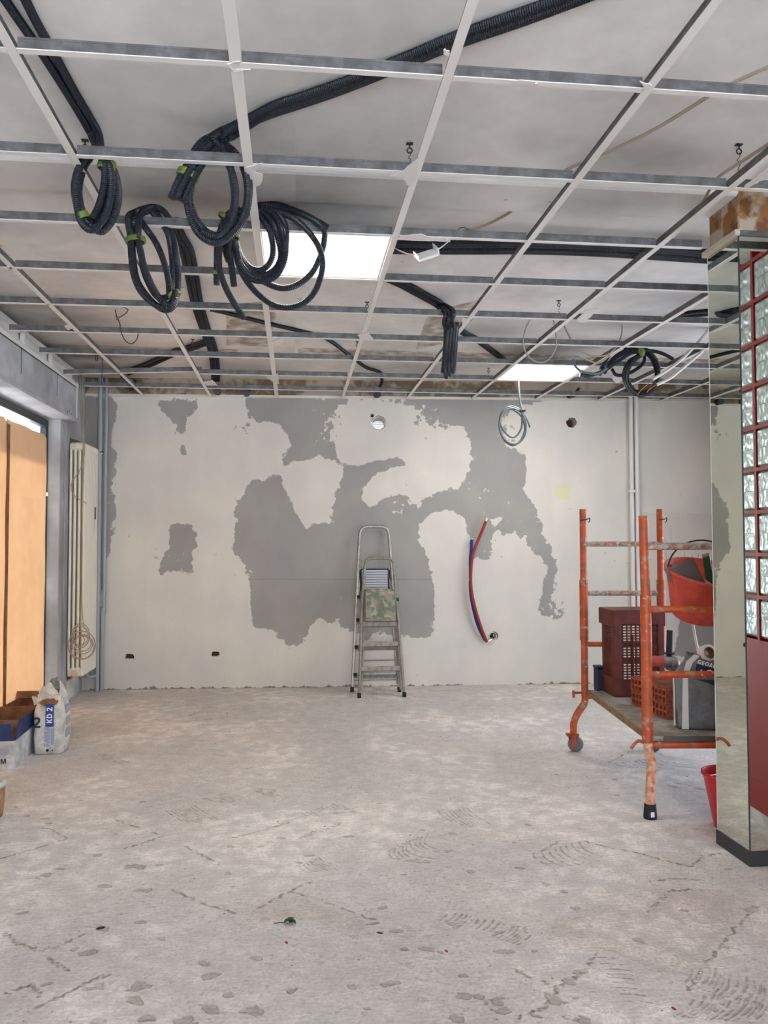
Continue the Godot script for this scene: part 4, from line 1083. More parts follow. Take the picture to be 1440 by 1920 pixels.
	for k in 3:
		var dx := 0.02 * k
		var run := [Vector3(0.508, 2.816, -4.431), Vector3(0.569, 2.816, -4.496), Vector3(0.632, 2.816, -4.564), Vector3(0.708, 2.816, -4.662), Vector3(0.787, 2.816, -4.764), Vector3(0.862, 2.816, -4.862), Vector3(0.916, 2.816, -4.944)]
		var pts := []
		for p in run: pts.append(p + Vector3(0.018 * k - 0.018, -0.003 * (k % 2), 0.02 * k - 0.02))
		var bend := [Vector3(0.858, 2.640, -4.500), Vector3(0.852, 2.580, -4.500), Vector3(0.862, 2.544, -4.500), Vector3(0.858, 2.459, -4.500), Vector3(0.852, 2.375, -4.500), Vector3(0.843, 2.291, -4.500)]
		for p in bend: pts.append(p + Vector3(dx, -0.012 * (k % 2), 0.02 * k))
		hose(t, pts)
	for k in 3:
		var loop := [Vector3(0.900, 2.573, -4.560), Vector3(0.902, 2.498, -4.600), Vector3(0.892, 2.395, -4.580), Vector3(0.875, 2.298, -4.530), Vector3(0.857, 2.266, -4.470), Vector3(0.847, 2.309, -4.420), Vector3(0.854, 2.416, -4.420), Vector3(0.871, 2.521, -4.460)]
		var pts := []
		for p in loop: pts.append(p + Vector3(0.017 * k, 0.012 * k, 0.012 * k))
		hose(t, pts)
	for k in 2:
		var run := [Vector3(1.073, 2.816, -5.403), Vector3(1.195, 2.816, -5.597), Vector3(1.301, 2.816, -5.733), Vector3(1.483, 2.816, -6.032), Vector3(1.659, 2.816, -6.330), Vector3(1.768, 2.816, -6.509), Vector3(1.883, 2.816, -6.698)]
		var pts := []
		for p in run: pts.append(p + Vector3(0.027 * k, 0, 0.01 * k))
		hose(t, pts)
	# tangle on the right
	t = thing("hose_coil", "tangled black hose coil tied with bright green tape at the right, beside the white ducts", "hose coil", Vector3.ZERO, 0.0, "coils of black conduit")
	hose(t, [Vector3(2.802, 3.003, -5.800), Vector3(2.698, 2.975, -5.800), Vector3(2.573, 2.925, -5.780), Vector3(2.480, 2.865, -5.750), Vector3(2.457, 2.764, -5.700), Vector3(2.569, 2.756, -5.700), Vector3(2.670, 2.682, -5.700), Vector3(2.714, 2.574, -5.700), Vector3(2.672, 2.475, -5.700), Vector3(2.564, 2.424, -5.700), Vector3(2.464, 2.471, -5.700), Vector3(2.437, 2.568, -5.700), Vector3(2.478, 2.667, -5.700), Vector3(2.580, 2.729, -5.700)])
	hose(t, [Vector3(2.275, 2.569, -5.670), Vector3(2.331, 2.667, -5.670), Vector3(2.421, 2.734, -5.670), Vector3(2.522, 2.764, -5.670), Vector3(2.612, 2.750, -5.670), Vector3(2.689, 2.654, -5.670), Vector3(2.690, 2.535, -5.670), Vector3(2.630, 2.436, -5.670), Vector3(2.529, 2.412, -5.670), Vector3(2.451, 2.486, -5.670), Vector3(2.442, 2.583, -5.670), Vector3(2.499, 2.682, -5.670)])
	hose(t, [Vector3(2.255, 2.568, -5.720), Vector3(2.318, 2.635, -5.720), Vector3(2.431, 2.725, -5.720), Vector3(2.567, 2.750, -5.720), Vector3(2.657, 2.708, -5.720), Vector3(2.701, 2.589, -5.720), Vector3(2.671, 2.490, -5.720), Vector3(2.585, 2.444, -5.720), Vector3(2.507, 2.476, -5.720), Vector3(2.474, 2.573, -5.720), Vector3(2.509, 2.661, -5.720), Vector3(2.578, 2.717, -5.720)])
	hose(t, [Vector3(2.239, 2.596, -5.650), Vector3(2.279, 2.661, -5.650), Vector3(2.324, 2.727, -5.650)])
	hose(t, [Vector3(2.075, 2.548, -5.640), Vector3(2.152, 2.544, -5.640), Vector3(2.263, 2.584, -5.640), Vector3(2.363, 2.650, -5.640), Vector3(2.475, 2.718, -5.640), Vector3(2.576, 2.731, -5.640)])
	hose(t, [Vector3(2.363, 2.621, -5.750), Vector3(2.397, 2.578, -5.750), Vector3(2.464, 2.579, -5.750), Vector3(2.544, 2.614, -5.750), Vector3(2.613, 2.670, -5.750), Vector3(2.626, 2.736, -5.750)])
	hose(t, [Vector3(2.585, 2.747, -5.660), Vector3(2.675, 2.738, -5.660), Vector3(2.742, 2.718, -5.660), Vector3(2.804, 2.685, -5.660)])
	hose(t, [Vector3(2.020, 2.659, -5.620), Vector3(2.036, 2.606, -5.620), Vector3(2.079, 2.570, -5.620), Vector3(2.145, 2.555, -5.620), Vector3(2.211, 2.557, -5.620), Vector3(2.277, 2.596, -5.620)], 0.009, "hose", mats["grey_conduit"])
	tape(t, [Vector3(2.551, 2.735, -5.660)][0], Vector3(1, 0.3, 0), 0.036, 0.018)
	obj("tape_tail", Geo.new().tube(spline([Vector3(2.512, 2.798, -5.620), Vector3(2.528, 2.768, -5.620), Vector3(2.522, 2.725, -5.620), Vector3(2.549, 2.688, -5.620)], 0.01), 0.010, 5, 0.0, 0.7).mesh(), mats["green_tape"], t)
	# straight runs on the slab that belong to no coil in view
	t = thing("conduit_run", "pair of black conduits crossing the ceiling to the right behind the torn grid bar", "conduit")
	for k in 4:
		var pts := []
		for p in [Vector3(0.371, 2.760, -3.763), Vector3(0.488, 2.760, -3.778), Vector3(0.835, 2.760, -3.748), Vector3(1.168, 2.760, -3.713), Vector3(1.541, 2.760, -3.708), Vector3(2.051, 2.760, -3.741), Vector3(2.315, 2.760, -3.757)]: pts.append(p + Vector3(0, -0.002 * (k % 2), [0.014, -0.014, -0.074, -0.102][k]))
		hose(t, pts)
	t = thing("conduit_run", "short black conduit branching left to the corner above the radiator", "conduit")
	hose(t, [Vector3(-0.603, 2.816, -6.005), Vector3(-0.743, 2.816, -6.199), Vector3(-0.938, 2.816, -6.446), Vector3(-1.223, 2.816, -6.899), Vector3(-1.549, 2.816, -7.369)])
	hose(t, [Vector3(-0.607, 2.810, -5.888), Vector3(-0.744, 2.810, -6.076), Vector3(-0.935, 2.810, -6.314), Vector3(-1.214, 2.810, -6.750), Vector3(-1.532, 2.810, -7.202)])
	t = thing("conduit_run", "thin black conduit winding to the wall above the round vent hole", "conduit")
	hose(t, [Vector3(-0.538, 2.816, -5.177), Vector3(-0.427, 2.816, -5.262), Vector3(-0.193, 2.816, -5.468), Vector3(0.025, 2.816, -5.638), Vector3(0.220, 2.816, -5.826), Vector3(0.405, 2.816, -6.271), Vector3(0.595, 2.816, -6.753), Vector3(0.740, 2.816, -6.953), Vector3(0.793, 2.816, -7.272), Vector3(0.775, 2.752, -7.200), Vector3(0.736, 2.673, -7.200)])
	t = thing("conduit_run", "black conduit at the far right of the ceiling ending at the mirrored column", "conduit")
	hose(t, [Vector3(2.520, 2.816, -5.079), Vector3(2.618, 2.816, -4.992), Vector3(2.751, 2.816, -4.929)])
	hose(t, [Vector3(2.485, 2.816, -5.006), Vector3(2.582, 2.816, -4.922), Vector3(2.713, 2.816, -4.860)])
	# grey cable hung out of the far panel
	t = thing("cable_coil", "thin grey cable coil hanging below the far LED panel against the wall", "cable coil")
	hose(t, [Vector3(1.745, 2.636, -6.100), Vector3(1.748, 2.521, -6.100), Vector3(1.757, 2.423, -6.100), Vector3(1.771, 2.346, -6.100), Vector3(1.764, 2.213, -6.100), Vector3(1.703, 2.142, -6.100), Vector3(1.635, 2.180, -6.100), Vector3(1.593, 2.266, -6.100), Vector3(1.620, 2.353, -6.100), Vector3(1.691, 2.385, -6.100), Vector3(1.762, 2.353, -6.100), Vector3(1.812, 2.283, -6.100), Vector3(1.836, 2.222, -6.100)], 0.0075, "cable", mats["grey_conduit"])
	hose(t, [Vector3(1.657, 2.376, -6.080), Vector3(1.742, 2.349, -6.080), Vector3(1.796, 2.266, -6.080), Vector3(1.786, 2.154, -6.080), Vector3(1.726, 2.091, -6.080), Vector3(1.655, 2.097, -6.080), Vector3(1.599, 2.159, -6.080), Vector3(1.585, 2.263, -6.080), Vector3(1.626, 2.347, -6.080), Vector3(1.700, 2.369, -6.080)], 0.0075, "cable", mats["grey_conduit"])
	hose(t, [Vector3(1.697, 2.372, -6.120), Vector3(1.771, 2.314, -6.120), Vector3(1.799, 2.216, -6.120), Vector3(1.766, 2.124, -6.120), Vector3(1.701, 2.081, -6.120), Vector3(1.635, 2.123, -6.120), Vector3(1.598, 2.213, -6.120)], 0.0075, "cable", mats["grey_conduit"])
	obj("tie", Geo.new().box([Vector3(1.768, 2.350, -6.080)][0], Vector3(0.05, 0.016, 0.03), 0.003).mesh(), mats["rubber"], t)
	# white ducts with bare copper
	for k in 2:
		t = thing("white_duct", ["upper white flexible duct with a bare copper end beside the tangled coil", "lower white flexible duct with a bare copper end beside the tangled coil"][k], "duct", Vector3.ZERO, 0.0, "white ducts at the right")
		var p: Array = [[Vector3(3.022, 2.979, -5.300), Vector3(2.879, 2.795, -5.300), Vector3(2.802, 2.711, -5.300), Vector3(2.716, 2.622, -5.300), Vector3(2.640, 2.559, -5.300), Vector3(2.566, 2.507, -5.300), Vector3(2.475, 2.452, -5.300)], [Vector3(2.975, 2.803, -5.300), Vector3(2.877, 2.698, -5.300), Vector3(2.822, 2.640, -5.300), Vector3(2.758, 2.588, -5.300), Vector3(2.682, 2.525, -5.300), Vector3(2.607, 2.467, -5.300), Vector3(2.506, 2.416, -5.300)]][k]
		obj("duct", Geo.new().tube(spline(p, 0.02), 0.0115, 8).mesh(), mats["white_cable"], t)
		cable(t, [[Vector3(2.478, 2.454, -5.300), Vector3(2.433, 2.413, -5.300), Vector3(2.396, 2.382, -5.300), Vector3(2.361, 2.341, -5.300)], [Vector3(2.509, 2.419, -5.300), Vector3(2.474, 2.399, -5.300), Vector3(2.448, 2.383, -5.300), Vector3(2.432, 2.360, -5.300)]][k], 0.0022, mats["copper"], "copper_wire")
	t = thing("cable_loop", "thin pale cable hanging in a single round loop left of the tangled coil", "cable")
	cable(t, [Vector3(1.762, 2.861, -5.200), Vector3(1.717, 2.890, -5.200), Vector3(1.667, 2.896, -5.200), Vector3(1.596, 2.856, -5.200), Vector3(1.541, 2.757, -5.200), Vector3(1.523, 2.668, -5.200), Vector3(1.539, 2.600, -5.200), Vector3(1.583, 2.547, -5.200), Vector3(1.648, 2.529, -5.200), Vector3(1.709, 2.560, -5.200), Vector3(1.749, 2.635, -5.200), Vector3(1.750, 2.723, -5.200), Vector3(1.736, 2.811, -5.200), Vector3(1.732, 2.875, -5.200), Vector3(1.718, 2.835, -5.200)], 0.0045, mats["beige_cable"])
	t = thing("cable_loop", "pale cable sagging in a wide bight from the grid into the tangled coil", "cable")
	cable(t, [Vector3(1.841, 2.817, -5.300), Vector3(1.871, 2.753, -5.300), Vector3(1.912, 2.678, -5.300), Vector3(1.983, 2.625, -5.300), Vector3(2.065, 2.605, -5.300), Vector3(2.149, 2.617, -5.300), Vector3(2.212, 2.671, -5.300), Vector3(2.249, 2.743, -5.300), Vector3(2.259, 2.799, -5.300), Vector3(2.258, 2.856, -5.300)], 0.0055, mats["beige_cable"])
	cable(t, [Vector3(1.959, 2.609, -5.320), Vector3(2.021, 2.580, -5.320), Vector3(2.093, 2.563, -5.320), Vector3(2.156, 2.603, -5.320), Vector3(2.199, 2.655, -5.320), Vector3(2.218, 2.706, -5.320), Vector3(2.205, 2.728, -5.320), Vector3(2.179, 2.697, -5.320)], 0.0055, mats["beige_cable"])
	t = thing("drop_wire", "short straight white wire hanging from the slab right of the hook with tangled wire", "wire")
	cable(t, [Vector3(2.171, 3.011, -5.200), Vector3(2.166, 2.933, -5.200), Vector3(2.158, 2.863, -5.200)], 0.004, mats["beige_cable"])
	cable(t, [Vector3(2.161, 2.874, -5.220), Vector3(2.192, 2.895, -5.220), Vector3(2.207, 2.890, -5.220), Vector3(2.219, 2.871, -5.220)], 0.003, mats["beige_cable"])
	# flat cables stapled to the slab
	t = thing("ceiling_cable", "long beige cable stapled diagonally across the slab, frayed at its end", "cable")
	cable(t, [Vector3(1.518, 2.826, -2.298), Vector3(1.452, 2.826, -2.395), Vector3(1.406, 2.826, -2.470), Vector3(1.366, 2.826, -2.580), Vector3(1.315, 2.826, -2.717), Vector3(1.250, 2.826, -2.844), Vector3(1.174, 2.826, -2.970), Vector3(1.088, 2.826, -3.097), Vector3(1.032, 2.826, -3.313), Vector3(0.965, 2.826, -3.546), Vector3(0.887, 2.826, -3.692), Vector3(0.814, 2.826, -3.745)], 0.006, mats["beige_cable"])
	cable(t, [Vector3(0.818, 2.800, -3.672), Vector3(0.783, 2.800, -3.650), Vector3(0.764, 2.800, -3.685)], 0.002, mats["dark_steel"], "bare_wire", 0.006)
	cable(t, [Vector3(0.791, 2.760, -3.574), Vector3(0.787, 2.760, -3.625), Vector3(0.760, 2.760, -3.615)], 0.002, mats["dark_steel"], "bare_wire", 0.006)
	t = thing("ceiling_cable", "beige cable lying along the rightmost visible main runner", "cable")
	cable(t, [Vector3(1.682, 2.740, -2.525), Vector3(1.678, 2.740, -2.644), Vector3(1.662, 2.740, -2.753), Vector3(1.639, 2.740, -2.918), Vector3(1.692, 2.740, -3.129), Vector3(1.710, 2.740, -3.293), Vector3(1.716, 2.740, -3.475)], 0.006, mats["beige_cable"])
	hose(t, [Vector3(1.716, 2.735, -3.508), Vector3(1.722, 2.735, -3.751), Vector3(1.706, 2.735, -4.005), Vector3(1.691, 2.735, -4.303)], 0.012, "sleeve", mats["grey_conduit"])
	# white junction box dangling from its wires
	t = thing("junction_box", "open white junction box dangling by its wires right of the near LED panel", "junction box", Vector3(0.593, 2.624, -3.550))
	var jb := Basis(Vector3(0, 0, 1), 0.35) * Basis(Vector3(1, 0, 0), 0.7)
	obj("box", Geo.new().box(Vector3.ZERO, Vector3(0.095, 0.012, 0.075), 0.003, jb).mesh(), mats["white_pipe"], t)
	obj("lip", Geo.new().box(jb * Vector3(0.048, 0.014, 0), Vector3(0.004, 0.034, 0.075), 0.001, jb).box(jb * Vector3(-0.048, 0.010, 0), Vector3(0.004, 0.026, 0.075), 0.001, jb).mesh(), mats["white_pipe"], t)
	cable(t, [Vector3(0.04, 0.02, 0), Vector3(0.075, 0.05, -0.02), Vector3(0.11, 0.085, -0.04), Vector3(0.13, 0.11, -0.05)], 0.0035, mats["white_cable"], "wire")
	cable(t, [Vector3(-0.045, 0.0, 0), Vector3(-0.09, 0.012, -0.02), Vector3(-0.14, 0.045, -0.05)], 0.003, mats["beige_cable"], "wire")
	# old wires dangling at the left
	t = thing("old_wire", "frayed brown wire hanging from a grid bar on the left, curled at the bottom", "wire")
	cable(t, [Vector3(-1.071, 2.709, -4.720), Vector3(-1.014, 2.689, -4.720), Vector3(-0.960, 2.669, -4.720), Vector3(-0.984, 2.637, -4.720), Vector3(-1.013, 2.621, -4.720)], 0.003, mats["dark_steel"])
	cable(t, [Vector3(-1.032, 2.667, -4.720), Vector3(-1.025, 2.630, -4.720), Vector3(-1.007, 2.590, -4.720), Vector3(-0.998, 2.538, -4.720), Vector3(-0.976, 2.489, -4.720), Vector3(-0.940, 2.468, -4.720), Vector3(-0.910, 2.496, -4.720), Vector3(-0.902, 2.531, -4.720)], 0.003, mats["dark_steel"])
	cable(t, [Vector3(-1.015, 2.621, -4.730), Vector3(-1.027, 2.608, -4.730), Vector3(-1.031, 2.645, -4.730)], 0.002, mats["dark_steel"])
	t = thing("old_wire", "looped thin wire hanging from the second main runner from the left near the corner", "wire")
	cable(t, [Vector3(-1.456, 2.773, -6.000), Vector3(-1.451, 2.698, -6.000), Vector3(-1.443, 2.644, -6.000), Vector3(-1.432, 2.667, -6.000), Vector3(-1.441, 2.730, -6.000)], 0.0028, mats["dark_steel"])
	cable(t, [Vector3(-1.402, 2.684, -6.000), Vector3(-1.401, 2.597, -6.000), Vector3(-1.404, 2.472, -6.000)], 0.0022, mats["dark_steel"])

# ---------------------------------------------------------------- things on the back wall
func wall_fittings() -> void:
	var t: Node3D
	t = thing("vent_pipe", "round white vent grille in the large hole high in the wall above the ladders", "vent", Vector3(0.775, 2.433, -7.378))
	t.rotation.y = -0.04926
	var g := Geo.new()
	g.lathe([Vector2(0.066, -0.012), Vector2(0.066, -0.20), Vector2(0.058, -0.20), Vector2(0.058, -0.012), Vector2(0.066, -0.012)], 28, Transform3D(Basis(Vector3(1, 0, 0), PI / 2), Vector3.ZERO))
	var gm := obj("pipe", g.mesh(), mats["white_pipe"], t)
	gm.position.z = -0.012
	for i in 7: obj("louvre", Geo.new().box(Vector3(0, -0.048 + 0.016 * i, -0.185), Vector3(0.128 - 0.009 * absf(i - 3.0), 0.003, 0.026), 0.0, Basis(Vector3(1, 0, 0), 0.70)).mesh(), mats["white_pipe"], t)
	# red and blue pipes
	t = thing("water_pipes", "red and blue insulated pipes curving up the wall from a round box", "pipes")
	var red := [Vector3(1.768, 0.403, -7.269), Vector3(1.730, 0.480, -7.271), Vector3(1.710, 0.533, -7.272), Vector3(1.664, 0.660, -7.274), Vector3(1.629, 0.799, -7.276), Vector3(1.611, 0.922, -7.277), Vector3(1.612, 1.044, -7.277), Vector3(1.621, 1.150, -7.276), Vector3(1.653, 1.261, -7.275), Vector3(1.710, 1.396, -7.272), Vector3(1.760, 1.516, -7.269)]
	var blue := [Vector3(1.754, 0.417, -7.285), Vector3(1.689, 0.536, -7.288), Vector3(1.652, 0.659, -7.290), Vector3(1.627, 0.798, -7.291), Vector3(1.617, 0.921, -7.291), Vector3(1.620, 1.044, -7.291), Vector3(1.619, 1.158, -7.291), Vector3(1.625, 1.257, -7.291), Vector3(1.632, 1.351, -7.291)]
	red[0] = red[0] + Vector3(0, 0, -0.035)
	blue[0] = blue[0] + Vector3(0, 0, -0.03)
	for i in range(3, 8): red[i] = red[i] + Vector3(0, 0, 0.025)
	for i in range(3, 7): blue[i] = blue[i] + Vector3(-0.004, 0, 0.0)
	obj("red_pipe", Geo.new().tube(spline(red, 0.02), 0.0135, 12).mesh(), mats["red_pipe"], t, "red insulated pipe")
	obj("blue_pipe", Geo.new().tube(spline(blue, 0.02), 0.0135, 12).mesh(), mats["blue_pipe"], t, "blue insulated pipe")
	var tip: Vector3 = red[-1]
	obj("pipe_end", Geo.new().cyl(tip, tip + (tip - red[-2]).normalized() * 0.035, 0.007).mesh(), mats["print_white"], t)
	obj("pipe_end", Geo.new().cyl(blue[-1], blue[-1] + Vector3(0.001, 0.008, 0), 0.008).mesh(), mats["print_white"], t)
	var tie := [Vector3(1.610, 0.981, -7.267)]
	obj("tie", Geo.new().lathe([Vector2(0.012, -0.006), Vector2(0.0165, -0.006), Vector2(0.0165, 0.006), Vector2(0.012, 0.006)], 14, Transform3D(Basis(Vector3(0, 0, 1), 0.2), tie[0])).mesh(), mats["print_white"], t)
	t = thing("wall_box", "round recessed wall box where the red and blue pipes start", "wall box", Vector3(1.830, 0.450, -7.322))
	t.rotation.y = -0.04926
	g = Geo.new()
	g.lathe([Vector2(0.030, -0.05), Vector2(0.036, -0.05), Vector2(0.039, 0.004), Vector2(0.035, 0.008), Vector2(0.031, 0.003), Vector2(0.030, -0.05)], 20, Transform3D(Basis(Vector3(1, 0, 0), PI / 2), Vector3.ZERO))
	obj("ring", g.mesh(), mats["white_pipe"], t)
	obj("valve", Geo.new().cyl(Vector3(-0.004, -0.01, -0.045), Vector3(-0.012, -0.028, 0.02), 0.012, 10).cyl(Vector3(-0.012, -0.028, 0.012), Vector3(-0.045, -0.045, 0.022), 0.009, 10).box(Vector3(0.012, 0.006, -0.02), Vector3(0.016, 0.024, 0.03), 0.003).mesh(), mats["chrome"], t)
	# pipes in the left corner
	var lp := [[Vector2(-1.78, 1.89)], [Vector2(-1.73, 1.89)]]
	t = thing("heating_pipe", "grey heating pipe in the left corner nearest the radiator", "pipe", Vector3.ZERO, 0.0, "two pipes in the left corner")
	obj("pipe", Geo.new().cyl(Vector3(-1.752, 0.0, -7.455), Vector3(-1.752, 2.82, -7.455), 0.021).mesh(), mats["grey_pipe"], t)
	obj("elbow", Geo.new().tube(spline([Vector3(-1.752, 0.14, -7.45), Vector3(-1.80, 0.13, -7.43), Vector3(-1.83, 0.15, -7.40), Vector3(-1.835, 0.23, -7.39)], 0.02), 0.016, 10).mesh(), mats["grey_pipe"], t)
	t = thing("heating_pipe", "grey heating pipe in the left corner next to the bare grey plaster", "pipe", Vector3.ZERO, 0.0, "two pipes in the left corner")
	obj("pipe", Geo.new().cyl(Vector3(-1.700, 0.70, -7.455), Vector3(-1.700, 2.82, -7.455), 0.015).mesh(), mats["grey_pipe"], t)
	obj("lower_pipe", Geo.new().cyl(Vector3(-1.712, 0.0, -7.455), Vector3(-1.712, 0.71, -7.455), 0.017).mesh(), mats["grey_pipe"], t)
	obj("collar", Geo.new().cyl(Vector3(-1.708, 0.68, -7.455), Vector3(-1.708, 0.74, -7.455), 0.024).mesh(), mats["grey_pipe"], t)
	# pair of white pipes on the right
	for k in 2:
		var x: float = [3.155, 3.208][k]
		t = thing("white_pipe", ["left pipe of the white vertical pair on the right part of the wall", "right pipe of the white vertical pair on the right part of the wall"][k], "pipe", Vector3.ZERO, 0.0, "two white pipes on the wall")
		obj("pipe", Geo.new().cyl(Vector3(x, 0.0, -7.416 + 0.0493 * x + 0.03), Vector3(x, 2.82, -7.416 + 0.0493 * x + 0.03), 0.021).mesh(), mats["white_pipe"], t)
		if k == 0: obj("clip", Geo.new().box(Vector3(x, 1.80, -7.416 + 0.0493 * x + 0.03), Vector3(0.055, 0.03, 0.055), 0.004).mesh(), mats["white_pipe"], t)
	# stubs of conduit that come out of the wall above the grid
	var st := [[Vector3(-0.706, 2.706, -7.441), "stub of black conduit above the grid near the left end of the wall"], [Vector3(-0.444, 2.693, -7.428), "stub of black conduit with a bent cable end left of the vent"], [Vector3(0.754, 2.690, -7.369), "stub of black conduit right above the round vent"], [Vector3(2.581, 2.707, -7.279), "stub of black conduit above the broken wall hole on the right"], [Vector3(-1.490, 2.737, -7.479), "stub of black conduit above the grid in the left corner"]]
	for s in st:
		t = thing("conduit_stub", s[1], "conduit", s[0], 0.0, "conduit stubs above the back wall")
		var p := Vector3.ZERO
		obj("sleeve", Geo.new().tube(spline([Vector3(0, 0, -0.02), Vector3(0, 0, 0.04), Vector3(0.005, -0.006, 0.09)], 0.012), 0.030, 12).mesh(), mats["black_conduit"], t)
		obj("cable_end", Geo.new().tube(spline([Vector3(0, 0, 0.05), Vector3(0.03, 0.02, 0.08), Vector3(0.06, 0.055, 0.085)], 0.012), 0.012, 8).mesh(), mats["black_conduit"], t)

# ---------------------------------------------------------------- shop window, radiator, boxes on the left
func left_side() -> void:
	var t: Node3D
	var g := Geo.new()
	# window_1 in its opening
	var w := Node3D.new()
	w.name = "window_1"
	w.set_meta("kind", "structure")
	add_child(w)
	struct("top_rail", Geo.new().box(Vector3(-2.02, 2.290, -5.48), Vector3(0.05, 0.062, 2.56), 0.004).mesh(), mats["frame_dark"], w)
	struct("far_jamb", Geo.new().box(Vector3(-2.02, 1.13, -6.73), Vector3(0.05, 2.26, 0.055), 0.004).mesh(), mats["frame_dark"], w)
	struct("near_jamb", Geo.new().box(Vector3(-2.02, 1.13, -4.23), Vector3(0.05, 2.26, 0.055), 0.004).mesh(), mats["frame_dark"], w)
	struct("bottom_rail", Geo.new().box(Vector3(-2.02, 0.04, -5.48), Vector3(0.05, 0.08, 2.45), 0.004).mesh(), mats["frame_dark"], w)
	struct("pane", Geo.new().box(Vector3(-2.03, 1.17, -5.48), Vector3(0.006, 2.18, 2.45)).mesh(), mats["glass"], w)
	struct("lock", Geo.new().box(Vector3(-1.99, 1.715, -6.725), Vector3(0.016, 0.03, 0.02), 0.002).mesh(), mats["print_white"], w)
	# brown paper taped over the glass
	var edges := [[-6.70, -5.80, "right sheet of brown paper taped over the shop window"], [-5.825, -4.93, "sliver of a second brown paper sheet at the left edge of the photo"], [-4.95, -4.25, "nearest brown paper sheet on the shop window, outside the frame"]]
	for k in 3:
		var z0: float = edges[k][0]
		var z1: float = edges[k][1]
		var rr := RandomNumberGenerator.new()
		rr.seed = 60 + k
		var rows := []
		for j in 25:
			var row := []
			for i in 13:
				var f := i / 12.0
				var h := lerpf(0.05, 2.185 + 0.006 * sin(i * 1.1) + rr.randf_range(-0.004, 0.004) - (0.02 if i == 0 else 0.0), j / 24.0)
				var z := lerpf(z0 + 0.001 * (1.0 - j / 24.0) + rr.randf_range(-0.002, 0.002), z1, f)
				row.append(Vector3(-1.990 - 0.004 * k + 0.002 * sin(j * 0.7 + i * 0.5) + 0.001 * sin(i * 1.3), h, z))
			rows.append(row)
		tag(obj("paper_sheet", Geo.new().grid(rows, false, false).mesh(), mats["kraft"]), edges[k][2], "paper", "brown paper on the window")
	t = thing("paper_tape", "vertical strip of brown tape joining two paper sheets at the left edge", "tape")
	obj("strip", Geo.new().box(Vector3(-1.981, 1.10, -5.815), Vector3(0.001, 2.1, 0.05)).mesh(), mats["cardboard"], t)
	# fascia over the window
	var fx := -1.81
	g = Geo.new()
	g.box(Vector3(fx - 0.06, 2.487, -2.40), Vector3(0.12, 0.256, 9.0), 0.003)
	g.box(Vector3(fx - 0.055, 2.344, -2.40), Vector3(0.134, 0.03, 9.0), 0.003)
	g.box(Vector3(-1.93, 2.335, -4.6), Vector3(0.24, 0.012, 4.6))
	t = thing("window_fascia", "grey panelled fascia box over the shop window with a white rail on top", "fascia")
	obj("box", g.mesh(), mats["plaster_grey"], t)
	g = Geo.new()
	g.box(Vector3(fx - 0.03, 2.632, -2.40), Vector3(0.085, 0.026, 9.0), 0.003)
	g.box(Vector3(fx - 0.055, 2.70, -2.40), Vector3(0.03, 0.13, 9.0), 0.003)
	g.box(Vector3(fx - 0.035, 2.674, -2.40), Vector3(0.03, 0.012, 9.0), 0.002)
	g.box(Vector3(fx - 0.035, 2.752, -2.40), Vector3(0.045, 0.03, 9.0), 0.003)
	obj("top_rail", g.mesh(), mats["white_pipe"], t)
	for z in [-5.60, -6.22]: obj("bracket", Geo.new().box(Vector3(fx - 0.018, 2.69, z), Vector3(0.03, 0.1, 0.045), 0.004).mesh(), mats["white_pipe"], t)
	for z in [-4.6, -5.52, -6.33]: obj("panel_joint", Geo.new().box(Vector3(fx + 0.0012, 2.53, z), Vector3(0.0015, 0.17, 0.006)).mesh(), mats["rubber"], t)
	obj("shadow_gap", Geo.new().box(Vector3(fx + 0.001, 2.617, -2.40), Vector3(0.002, 0.005, 9.0)).mesh(), mats["rubber"], t)
	obj("end_cap", Geo.new().box(Vector3(fx + 0.002, 2.50, -6.885), Vector3(0.006, 0.33, 0.03), 0.001).mesh(), mats["white_pipe"], t)
	for k in 3: obj("screw_hole", Geo.new().cyl(Vector3(fx, 2.37 + 0.02 * (k % 2), -6.62 - 0.05 * k), Vector3(fx + 0.0025, 2.37 + 0.02 * (k % 2), -6.62 - 0.05 * k), 0.006, 8).mesh(), mats["ink"], t)
	# awning outside
	struct("awning", Geo.new().box(Vector3(-2.55, 2.86, -4.5), Vector3(0.8, 0.06, 8.0)).mesh(), mats["plaster_grey"])
	# tall column radiator: flat end towards the camera, ribbed face towards the room
	t = thing("radiator", "tall cream column radiator with a cable coil hanging on it in the left corner", "radiator", Vector3(-1.825, 0.205, -6.985))
	for s in 10:
		var z := -0.024 - 0.046 * s
		var sec := Geo.new()
		for c in 4:
			var x := -0.054 + 0.036 * c
			sec.box(Vector3(x, 0.98, z), Vector3(0.021, 1.86, 0.042), 0.006)
		sec.box(Vector3(0, 1.935, z), Vector3(0.131, 0.065, 0.043), 0.012)
		sec.box(Vector3(0, 0.035, z), Vector3(0.131, 0.075, 0.043), 0.012)
		obj("section", sec.mesh(), mats["radiator"], t)
	for y in [0.03, 1.94]: obj("plug", Geo.new().cyl(Vector3(0, y, -0.01), Vector3(0, y, 0.008), 0.024, 16).cyl(Vector3(0, y, 0.008), Vector3(0, y, 0.014), 0.013, 12).mesh(), mats["chrome"] if y < 1 else mats["radiator"], t)
	obj("valve", Geo.new().cyl(Vector3(0.0, 1.93, -0.47), Vector3(0.085, 1.93, -0.47), 0.014, 10).cyl(Vector3(0.07, 1.93, -0.47), Vector3(0.105, 1.93, -0.47), 0.022, 12).mesh(), mats["chrome"], t)
	obj("label_plate", Geo.new().box(Vector3(0.0665, 1.38, -0.36), Vector3(0.001, 0.11, 0.06)).mesh(), mats["tee_steel"], t)
	t = thing("radiator_cable", "thin beige cable dropping from the ceiling and coiled on the radiator", "cable coil")
	var m: Material = mats["beige_cable"]
